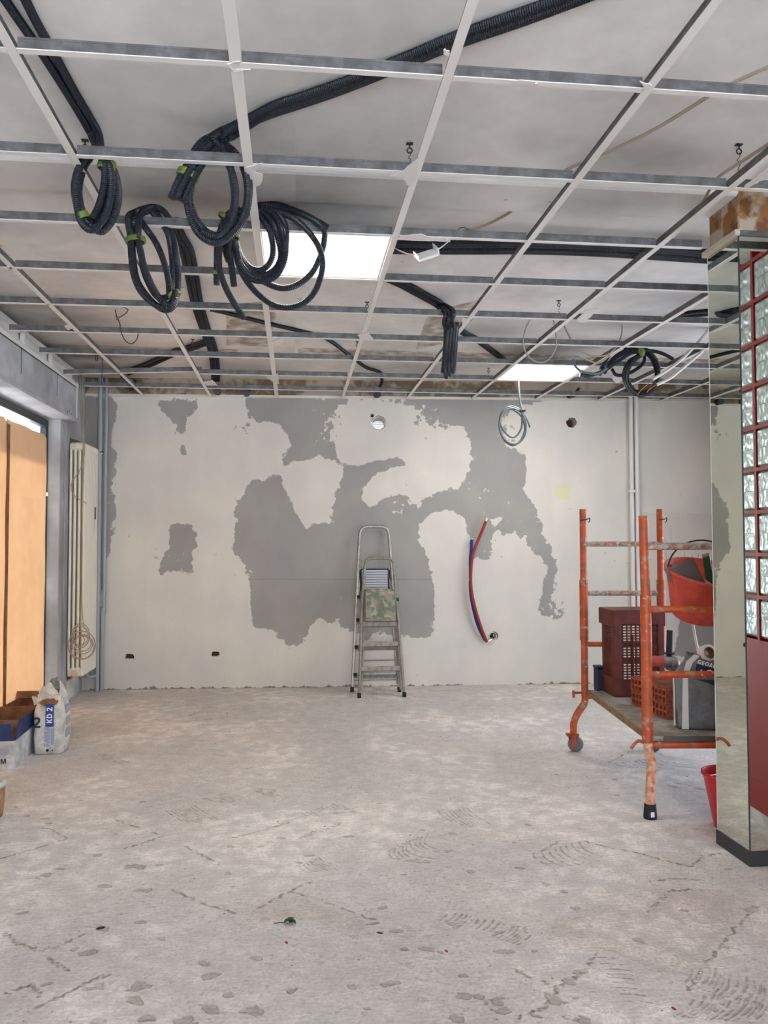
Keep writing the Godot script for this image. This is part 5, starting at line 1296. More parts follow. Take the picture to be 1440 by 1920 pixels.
	cable(t, [Vector3(-1.853, 2.758, -7.100), Vector3(-1.812, 2.579, -7.000), Vector3(-1.787, 2.344, -6.950), Vector3(-1.745, 2.153, -6.860), Vector3(-1.738, 1.932, -6.860), Vector3(-1.751, 1.622, -6.860), Vector3(-1.744, 1.358, -6.860), Vector3(-1.744, 1.050, -6.860), Vector3(-1.736, 0.743, -6.860), Vector3(-1.718, 0.612, -6.860)], 0.004, m)
	cable(t, [Vector3(-1.840, 2.782, -7.100), Vector3(-1.766, 2.345, -6.950), Vector3(-1.730, 2.063, -6.840), Vector3(-1.763, 1.930, -6.840), Vector3(-1.817, 1.841, -6.840), Vector3(-1.833, 1.775, -6.840), Vector3(-1.803, 1.709, -6.840), Vector3(-1.708, 1.648, -6.840)], 0.004, m)
	cable(t, [Vector3(-1.831, 2.782, -7.100), Vector3(-1.774, 2.299, -6.950), Vector3(-1.738, 1.841, -6.830), Vector3(-1.737, 1.401, -6.830), Vector3(-1.736, 0.964, -6.830), Vector3(-1.740, 0.616, -6.830), Vector3(-1.709, 0.528, -6.830), Vector3(-1.751, 0.464, -6.830), Vector3(-1.785, 0.529, -6.830)], 0.0035, m)
	for k in 4:
		var pts := []
		for i in 10:
			var a := TAU * i / 10.0
			pts.append(Vector3(-1.730, 0.485, -6.830) + Vector3(cos(a) * (0.108 - 0.014 * k) + 0.004 * k, sin(a) * (0.115 - 0.018 * k) + [0.0, -0.012, 0.01, 0.015][k], 0.006 * k))
		obj("cable_ring", Geo.new().tube(spline(pts, 0.02, true), 0.0042, 6).mesh(), m, t)
	for k in 2:
		var pts := []
		for i in 10:
			var a := TAU * i / 10.0
			pts.append(Vector3(-1.741, 0.563, -6.835) + Vector3(cos(a) * (0.07 - 0.01 * k), sin(a) * (0.10 - 0.02 * k), 0.004 * k))
		obj("cable_ring", Geo.new().tube(spline(pts, 0.02, true), 0.0042, 6).mesh(), m, t)
	sacks_and_boxes()

# a paper sack: rounded section that pinches towards a folded or torn top
func sack(parent: Node, hw: float, hd: float, height: float, m: Material, sd: int, pinch := 0.35, called := "sack") -> void:
	var r := RandomNumberGenerator.new()
	r.seed = sd
	var rows := []
	var cols := 40
	for j in 31:
		var f := j / 30.0
		var k := 1.0
		if f < 0.06: k = lerpf(0.93, 1.0, f / 0.06)
		if f > 0.72: k = lerpf(1.0, pinch, smoothstep(0.72, 1.0, f))
		var row := PackedVector3Array()
		for i in cols:
			var a := -TAU * i / cols
			var c := cos(a)
			var s := sin(a)
			var e := 0.34
			var x := signf(c) * pow(absf(c), e) * hw
			var z := signf(s) * pow(absf(s), e) * hd * lerpf(1.0, k, 0.9)
			var bulge := 1.0 + 0.05 * sin(f * PI) + 0.018 * sin(f * 17.0 + a * 2.0 + sd) + 0.012 * sin(a * 5.0 + f * 9.0)
			row.append(Vector3(x * bulge * lerpf(1.0, k, 0.55), f * height + (0.02 * sin(a * 2.0 + sd) + 0.012 * sin(a * 7.0)) * smoothstep(0.85, 1.0, f), z * bulge))
		rows.append(row)
	var top := PackedVector3Array()
	var bot := PackedVector3Array()
	for i in cols:
		top.append(Vector3(rows[-1][i].x * 0.1, height * 0.97, rows[-1][i].z * 0.1))
		bot.append(Vector3(0, 0.002, 0))
	rows.push_front(bot)
	rows.append(top)
	obj(called, Geo.new().grid(rows, true).mesh(), m, parent)

func sacks_and_boxes() -> void:
	var t: Node3D
	# adhesive sack standing next to the boxes
	t = thing("plaster_sack", "torn white paper sack with a blue KD 2 label standing beside the cardboard boxes", "sack", Vector3(-1.530, 0, -5.355))
	sack(t, 0.088, 0.098, 0.36, mats["paper_white"], 4, 0.62)
	# torn crown of the sack
	var crown := Geo.new()
	var rows := []
	for j in 9:
		var row := []
		for i in 13:
			var f := i / 12.0
			var a := lerpf(-0.2, PI + 0.2, f)
			var h := 0.34 + j / 8.0 * (0.125 * pow(maxf(0.0, sin(clampf(f * PI, 0.0, PI))), 0.7) + 0.012 * sin(i * 2.7))
			row.append(Vector3(cos(a) * (0.086 - 0.045 * pow(j / 8.0, 2.0)) + 0.012 * j / 8.0, h, 0.0 - sin(a) * 0.07 * (1.0 - 0.3 * j / 8.0) + 0.05 * pow(j / 8.0, 3.0)))
		rows.append(row)
	obj("torn_flap", crown.grid(rows).mesh(), mats["paper_white"], t)
	obj("inner_liner", Geo.new().prism(ragged([Vector2(-0.07, 0.30), Vector2(0.07, 0.30), Vector2(0.072, 0.36), Vector2(0.045, 0.385), Vector2(0.0, 0.44), Vector2(-0.055, 0.41), Vector2(-0.075, 0.36)], 0.006, 12), 0.003, Transform3D(Basis(Vector3(1, 0, 0), -0.25), Vector3(-0.004, 0.012, 0.140))).mesh(), mats["paper_white"], t)
	obj("brown_tear", Geo.new().prism(ragged([Vector2(-0.062, 0.335), Vector2(-0.02, 0.318), Vector2(0.05, 0.325), Vector2(0.06, 0.352), Vector2(0.028, 0.366), Vector2(-0.03, 0.358)], 0.005, 13), 0.0025, Transform3D(Basis(Vector3(1, 0, 0), -0.14), Vector3(0.0, -0.012, 0.147))).mesh(), mats["cardboard"], t)
	obj("side_flap", Geo.new().prism(ragged([Vector2(-0.085, 0.30), Vector2(-0.10, 0.355), Vector2(-0.075, 0.355), Vector2(-0.05, 0.34), Vector2(-0.065, 0.305)], 0.004, 14), 0.003, Transform3D(Basis(Vector3(0, 1, 0), -0.3), Vector3(-0.02, 0.0, 0.07))).mesh(), mats["paper_white"], t)
	var up := Basis(Vector3(0, 0, 1), PI / 2)
	obj("label_patch", Geo.new().box(Vector3(0.012, 0.245, 0.1055), Vector3(0.050, 0.140, 0.004), 0.0015).mesh(), mats["print_blue"], t)
	lettering("KD 2", 0.034, t, Transform3D(up, Vector3(0.0125, 0.245, 0.109)), mats["print_white"])
	lettering("FASSA", 0.032, t, Transform3D(up, Vector3(-0.002, 0.115, 0.1055)), mats["print_faded"])
	obj("print_strip", Geo.new().box(Vector3(0.030, 0.115, 0.1045), Vector3(0.020, 0.10, 0.002)).mesh(), mats["print_faded"], t)
	lettering("2", 0.065, t, Transform3D(Basis(), Vector3(-0.066, 0.20, 0.104)), mats["print_navy"])
	for k in 2: obj("print_mark", Geo.new().cyl(Vector3(0.0 + 0.03 * k, 0.028, 0.098), Vector3(0.0 + 0.03 * k, 0.028, 0.103), [0.009, 0.004][k], 12).mesh(), mats["ink"], t)
	for k in 3: obj("print_block", Geo.new().box(Vector3(0.0945, 0.12 + 0.075 * k, 0.0), Vector3(0.003, 0.05, 0.09)).mesh(), mats["print_grey"], t)
	# front carton, white with blue flaps
	t = thing("cardboard_box", "open white cardboard box with blue flaps, front one in the bottom left", "box", Vector3(-1.805, 0, -5.22))
	t.rotation.y = 0.05
	var w := 0.33
	var d := 0.56
	var g := Geo.new()
	g.box(Vector3(0, 0.004, 0), Vector3(w, 0.008, d), 0.001)
	g.box(Vector3(0, 0.082, d / 2), Vector3(w, 0.164, 0.005), 0.001)
	g.box(Vector3(0, 0.082, -d / 2), Vector3(w, 0.164, 0.005), 0.001)
	g.box(Vector3(w / 2, 0.082, 0), Vector3(0.005, 0.164, d), 0.001)
	g.box(Vector3(-w / 2, 0.082, 0), Vector3(0.005, 0.164, d), 0.001)
	obj("body", g.mesh(), mats["carton_white"], t)
	obj("front_flap", Geo.new().prism(PackedVector2Array([Vector2(-w / 2, 0.163), Vector2(w / 2 - 0.006, 0.163), Vector2(w / 2 - 0.02, 0.262), Vector2(-w / 2, 0.262)]), 0.004, Transform3D(Basis(), Vector3(0, 0, d / 2 - 0.002))).mesh(), mats["carton_blue"], t)
	var side := PackedVector2Array([Vector2(-d / 2, 0.163), Vector2(d / 2 - 0.01, 0.163), Vector2(d / 2 - 0.09, 0.272), Vector2(-d / 2, 0.262)])
	obj("side_flap", Geo.new().prism(side, 0.004, Transform3D(Basis(Vector3(0, 0, 1), Vector3(0, 1, 0), Vector3(-1, 0, 0)), Vector3(w / 2 + 0.002, 0, 0))).mesh(), mats["carton_blue"], t)
	var inner := Geo.new()
	inner.box(Vector3(0, 0.17, -d / 2 + 0.006), Vector3(w - 0.012, 0.18, 0.004))
	inner.box(Vector3(w / 2 - 0.006, 0.14, -0.02), Vector3(0.004, 0.20, d - 0.08))
	inner.box(Vector3(-w / 2 + 0.006, 0.17, 0), Vector3(0.004, 0.18, d - 0.012))
	inner.box(Vector3(0, 0.01, 0), Vector3(w - 0.012, 0.004, d - 0.012))
	obj("inside", inner.mesh(), mats["cardboard"], t)
	obj("loose_card", Geo.new().box(Vector3(0.04, 0.15, 0.12), Vector3(0.20, 0.20, 0.006), 0.002, Basis(Vector3(1, 0, 0), -0.12)).mesh(), mats["board_edge"], t)
	obj("print_patch", Geo.new().box(Vector3(0.105, 0.105, d / 2 + 0.003), Vector3(0.06, 0.035, 0.001)).mesh(), mats["print_grey"], t)
	obj("side_print", Geo.new().box(Vector3(w / 2 + 0.003, 0.105, -0.16), Vector3(0.001, 0.10, 0.10)).mesh(), mats["print_grey"], t)
	lettering("M", 0.028, t, Transform3D(Basis(Vector3(0, 0, 1), 0.1), Vector3(0.105, 0.048, d / 2 + 0.003)), mats["ink"])
	# box behind it
	t = thing("cardboard_box", "open brown cardboard box behind the white and blue one", "box", Vector3(-1.80, 0, -5.80))
	g = Geo.new()
	g.box(Vector3(0, 0.004, 0), Vector3(0.34, 0.008, 0.46))
	g.box(Vector3(0, 0.112, -0.23), Vector3(0.34, 0.224, 0.005), 0.001)
	g.box(Vector3(0, 0.09, 0.23), Vector3(0.34, 0.18, 0.005), 0.001)
	g.box(Vector3(0.17, 0.112, 0), Vector3(0.005, 0.224, 0.46), 0.001)
	g.box(Vector3(-0.145, 0.112, -0.06), Vector3(0.005, 0.224, 0.34), 0.001)
	obj("body", g.mesh(), mats["cardboard"], t)
	obj("flap", Geo.new().box(Vector3(-0.04, 0.235, -0.24), Vector3(0.28, 0.005, 0.06), 0.001, Basis(Vector3(1, 0, 0), 0.9)).mesh(), mats["cardboard"], t)
	# rolled paper sack at the very edge
	t = thing("paper_roll", "rolled beige paper sack with a pale rim cut by the left edge of the photo", "sack", Vector3(-1.466, 0.000, -4.109))
	obj("body", Geo.new().lathe([Vector2(0.0, 0.0), Vector2(0.062, 0.0), Vector2(0.068, 0.05), Vector2(0.072, 0.12), Vector2(0.070, 0.15), Vector2(0.05, 0.15), Vector2(0.046, 0.08), Vector2(0.0, 0.07)], 18).mesh(), mats["wood"], t)
	obj("rim", Geo.new().lathe([Vector2(0.060, 0.145), Vector2(0.076, 0.142), Vector2(0.078, 0.158), Vector2(0.062, 0.170), Vector2(0.05, 0.16), Vector2(0.060, 0.145)], 18).mesh(), mats["paper_white"], t)

# ---------------------------------------------------------------- step ladders
func ladders() -> void:
	var t: Node3D
	var al: Material = mats["aluminium"]
	# tall ladder, folded and leaning
	t = thing("step_ladder", "taller bare aluminium step ladder with a ribbed grey platform, leaning on the wall", "ladder")
	var lean := [Vector3(0.505, 0.009, -7.091), Vector3(0.519, 0.264, -7.134), Vector3(0.542, 0.611, -7.191), Vector3(0.559, 0.876, -7.235), Vector3(0.574, 1.145, -7.280), Vector3(0.588, 1.363, -7.316), Vector3(0.598, 1.423, -7.326), Vector3(0.622, 1.455, -7.331), Vector3(0.663, 1.466, -7.333), Vector3(0.728, 1.467, -7.333), Vector3(0.792, 1.466, -7.333), Vector3(0.834, 1.455, -7.332), Vector3(0.856, 1.423, -7.326), Vector3(0.864, 1.363, -7.316), Vector3(0.874, 1.180, -7.286), Vector3(0.890, 0.873, -7.235), Vector3(0.903, 0.563, -7.183), Vector3(0.914, 0.257, -7.133), Vector3(0.924, 0.000, -7.090)]
	var left := lean.slice(0, 6)
	var bow := lean.slice(5, 14)
	var right := lean.slice(13)
	obj("rail", Geo.new().tube(left, 0.0135, 10).mesh(), al, t)
	obj("rail", Geo.new().tube(right, 0.0135, 10).mesh(), al, t)
	obj("top_bow", Geo.new().tube(spline(bow, 0.02), 0.0135, 10).mesh(), al, t)
	var at := func(u: float, v: float, push := 0.0) -> Vector3: return Vector3(lerpf(lean[0].x, lean[5].x, v) * (1.0 - u) + lerpf(lean[18].x, lean[13].x, v) * u, lerpf(lean[0].y, lean[5].y, v), lerpf(lean[0].z, lean[5].z, v) - push)
	for k in 4:
		var f: float = [0.10, 0.275, 0.45, 0.60][k]
		var a: Vector3 = at.call(0.02, f)
		var b: Vector3 = at.call(0.98, f)
		obj("tread", Geo.new().box((a + b) / 2.0 + Vector3(0, 0, -0.02), Vector3(a.distance_to(b), 0.022, 0.055), 0.004, Basis(Vector3(1, 0, 0), -0.9)).mesh(), al, t)
		obj("tread_cap", Geo.new().box(a + Vector3(0.012, 0.012, 0.012), Vector3(0.030, 0.03, 0.014), 0.002).mesh(), mats["rubber"], t)
	for s in [0.03, 0.97]:
		var a: Vector3 = at.call(s, 0.0, 0.05)
		var b: Vector3 = at.call(lerpf(s, 0.5, 0.08), 0.80, 0.03)
		obj("rear_leg", Geo.new().tube([a + Vector3(0, 0.05, 0), b], 0.010, 8).mesh(), al, t)
	var ra: Vector3 = at.call(0.0, 0.065, 0.055)
	var rb: Vector3 = at.call(1.0, 0.065, 0.055)
	obj("rear_brace", Geo.new().tube([ra, rb], 0.008, 8).mesh(), al, t)
	for i in [0, 18]: obj("foot", Geo.new().box(lean[i] + Vector3(0, 0.022, 0.0), Vector3(0.032, 0.046, 0.034), 0.004).mesh(), mats["rubber"], t)
	# ribbed platform folded up
	var pc: Vector3 = [Vector3(0.727, 0.981, -7.283)][0]
	var pb := Basis(Vector3(1, 0, 0), -0.165)
	var pf := Geo.new()
	for s in [-1.0, 1.0]:
		pf.box(pc + pb * Vector3(s * 0.127, 0, 0), Vector3(0.014, 0.20, 0.016), 0.003, pb)
		pf.box(pc + pb * Vector3(0, s * 0.096, 0), Vector3(0.25, 0.012, 0.016), 0.003, pb)
	obj("platform_frame", pf.mesh(), mats["rubber"], t)
	for i in 8: obj("platform_slat", Geo.new().box(pc + pb * Vector3(0, -0.080 + 0.023 * i, 0.002), Vector3(0.238, 0.0195, 0.010), 0.002, pb).mesh(), mat("ribbed_grey", Color(0.66, 0.68, 0.71), 0.5, 0.2), t)
	for s in [-1.0, 1.0]: obj("stay", Geo.new().tube([pc + Vector3(s * 0.135, 0.09, 0.0), pc + Vector3(s * 0.142, -0.16, 0.01)], 0.006, 6).mesh(), mats["rubber"], t)
	# short painted ladder in front
	var ad: Material = mats["aluminium_dirty"]
	t = thing("step_ladder", "shorter paint-spattered step ladder with a green-stained square platform, in front of the tall one", "ladder")
	var sl := [Vector3(0.549, 0.000, -6.860), Vector3(0.563, 0.293, -6.933), Vector3(0.577, 0.543, -6.996), Vector3(0.593, 0.799, -7.060), Vector3(0.612, 1.024, -7.116), Vector3(0.626, 1.130, -7.143), Vector3(0.642, 1.165, -7.151), Vector3(0.674, 1.180, -7.155), Vector3(0.746, 1.182, -7.155), Vector3(0.818, 1.181, -7.155), Vector3(0.858, 1.169, -7.152), Vector3(0.878, 1.138, -7.144), Vector3(0.885, 1.040, -7.120), Vector3(0.895, 0.796, -7.059), Vector3(0.910, 0.581, -7.005), Vector3(0.923, 0.287, -6.932), Vector3(0.937, -0.001, -6.860)]
	obj("rail", Geo.new().tube(sl.slice(0, 5), 0.0135, 10).mesh(), ad, t)
	obj("rail", Geo.new().tube(sl.slice(12), 0.0135, 10).mesh(), ad, t)
	obj("top_bow", Geo.new().tube(spline(sl.slice(4, 13), 0.02), 0.0125, 10).mesh(), ad, t)
	var sat := func(u: float, v: float, push := 0.0) -> Vector3: return Vector3(lerpf(sl[0].x, sl[4].x, v) * (1.0 - u) + lerpf(sl[16].x, sl[12].x, v) * u, lerpf(sl[0].y, sl[4].y, v), lerpf(sl[0].z, sl[4].z, v) - push)
	for k in 3:
		var f: float = [0.235, 0.435, 0.60][k]
		var a: Vector3 = sat.call(0.02, f)
		var b: Vector3 = sat.call(0.98, f)
		obj("tread", Geo.new().box((a + b) / 2.0 + Vector3(0, -0.012, -0.02), Vector3(a.distance_to(b), 0.042, 0.05), 0.004, Basis(Vector3(1, 0, 0), -0.25)).mesh(), ad, t)
	for s in [0.06, 0.94]: obj("rear_leg", Geo.new().tube([sat.call(s, 0.02, 0.05) + Vector3(0, 0.03, 0), sat.call(s, 0.86, 0.02)], 0.010, 8).mesh(), ad, t)
	for f in [0.15, 0.29]: obj("rear_brace", Geo.new().tube([sat.call(0.05, f, 0.05), sat.call(0.95, f, 0.05)], 0.007, 8).mesh(), ad, t)
	for i in [0, 16]: obj("foot", Geo.new().box(sl[i] + Vector3(0, 0.02, 0), Vector3(0.032, 0.044, 0.034), 0.004).mesh(), mats["rubber"], t)
	var camo := mat("stained_board", Color(1, 1, 1), 0.75, 0.0, blotches(256, Color(0.56, 0.52, 0.46), [[Color(0.36, 0.40, 0.34), 0.52, 0.05, 0.02, 81, 0.8], [Color(0.27, 0.44, 0.35), 0.62, 0.05, 0.025, 82, 0.8], [Color(0.72, 0.62, 0.54), 0.66, 0.05, 0.02, 83, 0.8], [Color(0.88, 0.86, 0.82), 0.78, 0.03, 0.05, 84, 0.9]]), 1.5)
	var qc: Vector3 = [Vector3(0.749, 0.776, -7.014)][0]
	var qb := Basis(Vector3(1, 0, 0), -0.10) * Basis(Vector3(0, 0, 1), -0.01)
	obj("platform", Geo.new().box(qc, Vector3(0.268, 0.278, 0.020), 0.006, qb).mesh(), camo, t, "square platform stained green and beige")
	obj("platform_edge", Geo.new().tube([qc + qb * Vector3(-0.13, -0.135, 0.008), qc + qb * Vector3(0.13, -0.135, 0.008)], 0.010, 8).mesh(), ad, t)
	obj("knob", Geo.new().cyl(sat.call(1.0, 0.80) + Vector3(0.0, 0, 0.01), sat.call(1.0, 0.80) + Vector3(0.022, 0, 0.012), 0.015, 12).mesh(), mats["green_plastic"], t)

# ---------------------------------------------------------------- orange scaffold and its load
func scaffold() -> void:
	var o: Material = mats["orange"]
	var oc: Material = mats["orange_crusted"]
	var a := Vector3(1.685, 0, -3.72)
	var along := Vector3(0.1146, 0, -0.9934)
	var side := Vector3(0.9934, 0, 0.1146)
	var far := a + along * 1.22
	var width := 0.49
	var t := thing("scaffold", "orange steel trestle scaffold on castors with a plank shelf", "scaffold")
	var up := Vector3.UP
	# near frame stands on plain feet
	for k in 2:
		var p := a + side * (width * k)
		obj("post", Geo.new().tube([p + up * 0.36, p + up * 0.7, p + up * 1.06], 0.0265, 14).mesh(), o, t)
		obj("post_top", Geo.new().tube([p + up * 1.05, p + up * 1.447 + Vector3(-0.006, 0, 0)], 0.0225, 14).mesh(), o, t)
		obj("leg", Geo.new().tube(spline([p + up * 0.37, p + up * 0.31 + Vector3(0.006, 0, 0), p + up * 0.26 + Vector3(0.018, 0, 0.0), p + up * 0.16 + Vector3(0.012, 0, 0), p + up * 0.05 + Vector3(0.008, 0, 0)], 0.03), 0.0235, 14).mesh(), mats["orange_dusty"], t)
		obj("foot", Geo.new().lathe([Vector2(0.0, 0.0), Vector2(0.031, 0.0), Vector2(0.032, 0.012), Vector2(0.027, 0.07), Vector2(0.0, 0.07)], 14, Transform3D(Basis(), p + Vector3(0.008, 0, 0))).mesh(), mats["rubber"], t)
		if k == 0: obj("foot_mark", Geo.new().box(p + Vector3(0.006, 0.026, 0.031), Vector3(0.018, 0.024, 0.004), 0.002, Basis(Vector3(1, 0, 0), -0.08)).mesh(), mats["print_white"], t)
	var rungs := [[1.299, 0.018, oc], [0.995, 0.0165, o], [0.683, 0.0165, o], [0.347, 0.017, o]]
	for r in rungs: obj("rung", Geo.new().cyl(a + up * r[0], a + side * width + up * r[0], r[1], 12).mesh(), r[2], t)
	# far frame
	for k in 2:
		var p := far + side * (width * k)
		obj("post", Geo.new().tube(spline([p + up * 0.72, p + up * 0.36, p + up * 0.31, p + up * 0.24 + Vector3(-0.05, 0, 0.0), p + up * 0.18 + Vector3(-0.075, 0, 0), p + up * 0.115 + Vector3(-0.078, 0, 0)], 0.03), 0.0225, 14).mesh(), o, t)
		obj("sleeve", Geo.new().tube([p + up * 0.70, p + up * 1.08], 0.0275, 14).mesh(), o, t)
		obj("post_top", Geo.new().tube([p + up * 1.07, p + up * 1.53], 0.0215, 14).mesh(), o, t)
		obj("wire_twist", Geo.new().tube(spline([p + Vector3(-0.02, 1.46, 0.02), p + Vector3(0.022, 1.465, 0.02), p + Vector3(0.04, 1.475, 0.01), p + Vector3(0.045, 1.455, 0.0), p + Vector3(0.03, 1.445, 0.012)], 0.008), 0.0035, 6).mesh(), mats["dark_steel"], t)
		var c := p + Vector3(-0.06, 0, 0.01)
		var castor := obj("castor", Geo.new().box(c + Vector3(-0.018, 0.105, -0.028), Vector3(0.075, 0.018, 0.05), 0.004).box(c + Vector3(-0.02, 0.072, -0.050), Vector3(0.03, 0.075, 0.005), 0.001).box(c + Vector3(-0.02, 0.072, 0.004), Vector3(0.03, 0.075, 0.005), 0.001).mesh(), o, t)
		castor.rotation.y = 0.0
		obj("wheel", Geo.new().lathe([Vector2(0.0, -0.019), Vector2(0.03, -0.019), Vector2(0.042, -0.019), Vector2(0.0475, -0.012), Vector2(0.0475, 0.012), Vector2(0.042, 0.019), Vector2(0.03, 0.019), Vector2(0.0, 0.019)], 24, Transform3D(Basis(Vector3(1, 0, 0), PI / 2) * Basis(Vector3(0, 0, 1), 0.5), c + Vector3(0.0, 0.0478, -0.023))).mesh(), mats["wheel"], castor)
	for r in [[1.308, 0.0165, oc], [0.996, 0.0165, oc], [0.674, 0.0165, o], [0.347, 0.0165, o]]: obj("rung", Geo.new().cyl(far + up * r[0], far + side * width + up * r[0], r[1], 12).mesh(), r[2], t)
	# locking hooks
	obj("hook", Geo.new().tube(spline([a + Vector3(-0.02, 0.36, 0.0), a + Vector3(-0.05, 0.37, 0.01), a + Vector3(-0.075, 0.355, 0.015), a + Vector3(-0.09, 0.335, 0.015)], 0.01), 0.008, 8).mesh(), o, t)
	obj("hook", Geo.new().tube([far + Vector3(-0.02, 0.37, 0.0), far + Vector3(-0.075, 0.372, 0.01)], 0.008, 8).box(far + Vector3(-0.078, 0.365, 0.01), Vector3(0.012, 0.045, 0.02), 0.003).mesh(), o, t)
	# plank
	var pl := thing("plank_shelf", "dusty wooden board laid across the scaffold as a shelf", "plank", a + along * 0.60 + side * 0.27 + up * 0.378)
	pl.basis = Basis(side, up, side.cross(up))
	obj("board", Geo.new().box(Vector3.ZERO, Vector3(0.51, 0.026, 1.21), 0.003).mesh(), mats["board"], pl)
	obj("side_batten", Geo.new().box(Vector3(-0.256, -0.004, 0), Vector3(0.012, 0.034, 1.20), 0.002).mesh(), mats["board_edge"], pl)
	obj("end_strip", Geo.new().box(Vector3(0.03, -0.001, 0.607), Vector3(0.45, 0.026, 0.006), 0.001).mesh(), mats["board_end"], pl)
	crate()
	bricks()
	# angle grinder on the bricks
	var gr := thing("angle_grinder", "angle grinder with a black side handle lying on the bricks", "grinder", Vector3(1.985, 0.671, -4.160))
	gr.rotation.y = 0.5
	obj("body", Geo.new().tube(spline([Vector3(-0.10, 0.005, -0.06), Vector3(-0.05, 0.006, -0.03), Vector3(0.0, 0.004, 0.0)], 0.02), 0.030, 14).mesh(), mats["tool_red"], gr)
	obj("gear_head", Geo.new().tube(spline([Vector3(-0.012, 0.004, -0.008), Vector3(0.03, 0.004, 0.012), Vector3(0.06, 0.0, 0.03)], 0.012), 0.034, 14, 0.0, 0.75).lathe([Vector2(0.0, -0.036), Vector2(0.026, -0.036), Vector2(0.03, -0.01), Vector2(0.026, 0.012), Vector2(0.0, 0.014)], 16, Transform3D(Basis(), Vector3(0.045, 0.0, 0.03))).mesh(), mats["tool_grey"], gr)
	obj("handle", Geo.new().tube(spline([Vector3(0.03, 0.03, 0.01), Vector3(0.034, 0.07, 0.008), Vector3(0.042, 0.12, 0.005), Vector3(0.05, 0.168, 0.002)], 0.01), 0.0165, 12).lathe([Vector2(0.0, -0.004), Vector2(0.028, -0.004), Vector2(0.028, 0.004), Vector2(0.0, 0.004)], 16, Transform3D(Basis(), Vector3(0.031, 0.046, 0.01))).mesh(), mats["rubber"], gr, "black side handle")
	obj("guard", Geo.new().lathe([Vector2(0.02, -0.040), Vector2(0.056, -0.040), Vector2(0.060, -0.034), Vector2(0.060, -0.020), Vector2(0.057, -0.020), Vector2(0.056, -0.036), Vector2(0.02, -0.036)], 22, Transform3D(Basis(), Vector3(0.055, 0.0, 0.04))).mesh(), mats["steel_blade"], gr)
	# grey sack
	var sk := thing("adhesive_sack", "grey paper sack with navy print standing at the front of the plank shelf", "sack", Vector3(2.068, 0.392, -3.83), -0.30)
	sack(sk, 0.168, 0.060, 0.355, mats["sack_grey"], 9, 0.45)
	obj("white_stripe", Geo.new().prism(PackedVector2Array([Vector2(-0.150, 0.004), Vector2(-0.118, 0.004), Vector2(-0.118, 0.27), Vector2(-0.095, 0.33), Vector2(-0.06, 0.365), Vector2(-0.085, 0.372), Vector2(-0.125, 0.335), Vector2(-0.142, 0.27)]), 0.006, Transform3D(Basis(), Vector3(0, 0, 0.060))).mesh(), mats["sack_white"], sk)
	obj("gusset_stripe", Geo.new().box(Vector3(-0.178, 0.14, 0.02), Vector3(0.004, 0.26, 0.03), 0.001).mesh(), mats["sack_white"], sk)
	obj("print_panel", Geo.new().prism(PackedVector2Array([Vector2(-0.085, 0.250), Vector2(-0.02, 0.232), Vector2(0.05, 0.20), Vector2(0.10, 0.20), Vector2(0.10, 0.31), Vector2(-0.075, 0.325)]), 0.004, Transform3D(Basis(Vector3(1, 0, 0), -0.10), Vector3(0, 0.0, 0.083))).mesh(), mats["print_navy"], sk)
	obj("print_swirl", Geo.new().prism(ragged([Vector2(0.02, 0.24), Vector2(0.03, 0.15), Vector2(0.06, 0.12), Vector2(0.12, 0.115), Vector2(0.14, 0.15), Vector2(0.13, 0.24)], 0.004, 3), 0.004, Transform3D(Basis(), Vector3(0, 0, 0.062))).mesh(), mats["print_navy"], sk)
	var tb := Basis(Vector3(0, 0, 1), -0.28) * Basis(Vector3(1, 0, 0), -0.12)
	lettering("GEOACTIVE", 0.020, sk, Transform3D(tb, Vector3(0.0, 0.316, 0.064)), mats["print_white"])
	lettering("LO", 0.038, sk, Transform3D(Basis(Vector3(1, 0, 0), -0.1), Vector3(-0.03, 0.278, 0.066)), mats["print_white"])
	obj("shiny_label", Geo.new().box(Vector3(0.10, 0.335, 0.035), Vector3(0.09, 0.05, 0.004), 0.002, Basis(Vector3(0, 0, 1), -0.3) * Basis(Vector3(1, 0, 0), -0.5)).mesh(), mats["sack_white"], sk)
	var roll := thing("tape_roll", "translucent roll of tape on top of the grey sack", "tape roll", Vector3(2.057, 0.759, -3.840))
	roll.rotation = Vector3(1.2, 0.5, 0.3)
	obj("roll", Geo.new().lathe([Vector2(0.028, -0.02), Vector2(0.044, -0.02), Vector2(0.044, 0.02), Vector2(0.028, 0.02), Vector2(0.028, -0.02)], 24).mesh(), mats["sack_white"], roll)
	obj("core", Geo.new().lathe([Vector2(0.026, -0.021), Vector2(0.029, -0.021), Vector2(0.029, 0.021), Vector2(0.026, 0.021), Vector2(0.026, -0.021)], 24).mesh(), mats["cardboard"], roll)
	var br := thing("brush", "small brush with a pale handle standing behind the grey sack", "brush", Vector3(2.096, 0.739, -4.000))
	obj("handle", Geo.new().tube([Vector3(0.0, 0.0, 0), Vector3(-0.02, 0.10, 0), Vector3(-0.03, 0.17, 0)], 0.007, 8).mesh(), mats["white_pipe"], br)
	obj("head", Geo.new().prism(PackedVector2Array([Vector2(-0.045, -0.055), Vector2(0.045, -0.055), Vector2(0.012, 0.01), Vector2(-0.008, 0.012)]), 0.02, Transform3D(Basis(), Vector3(0, 0, -0.01))).mesh(), mats["tool_red"], br)
	bucket_with_tools()
	# pink-red bucket on the floor, mostly behind the column
	var rb := thing("floor_bucket", "pink-red plastic bucket on the floor, half hidden behind the mirrored column", "bucket", Vector3(2.022, 0, -3.56))
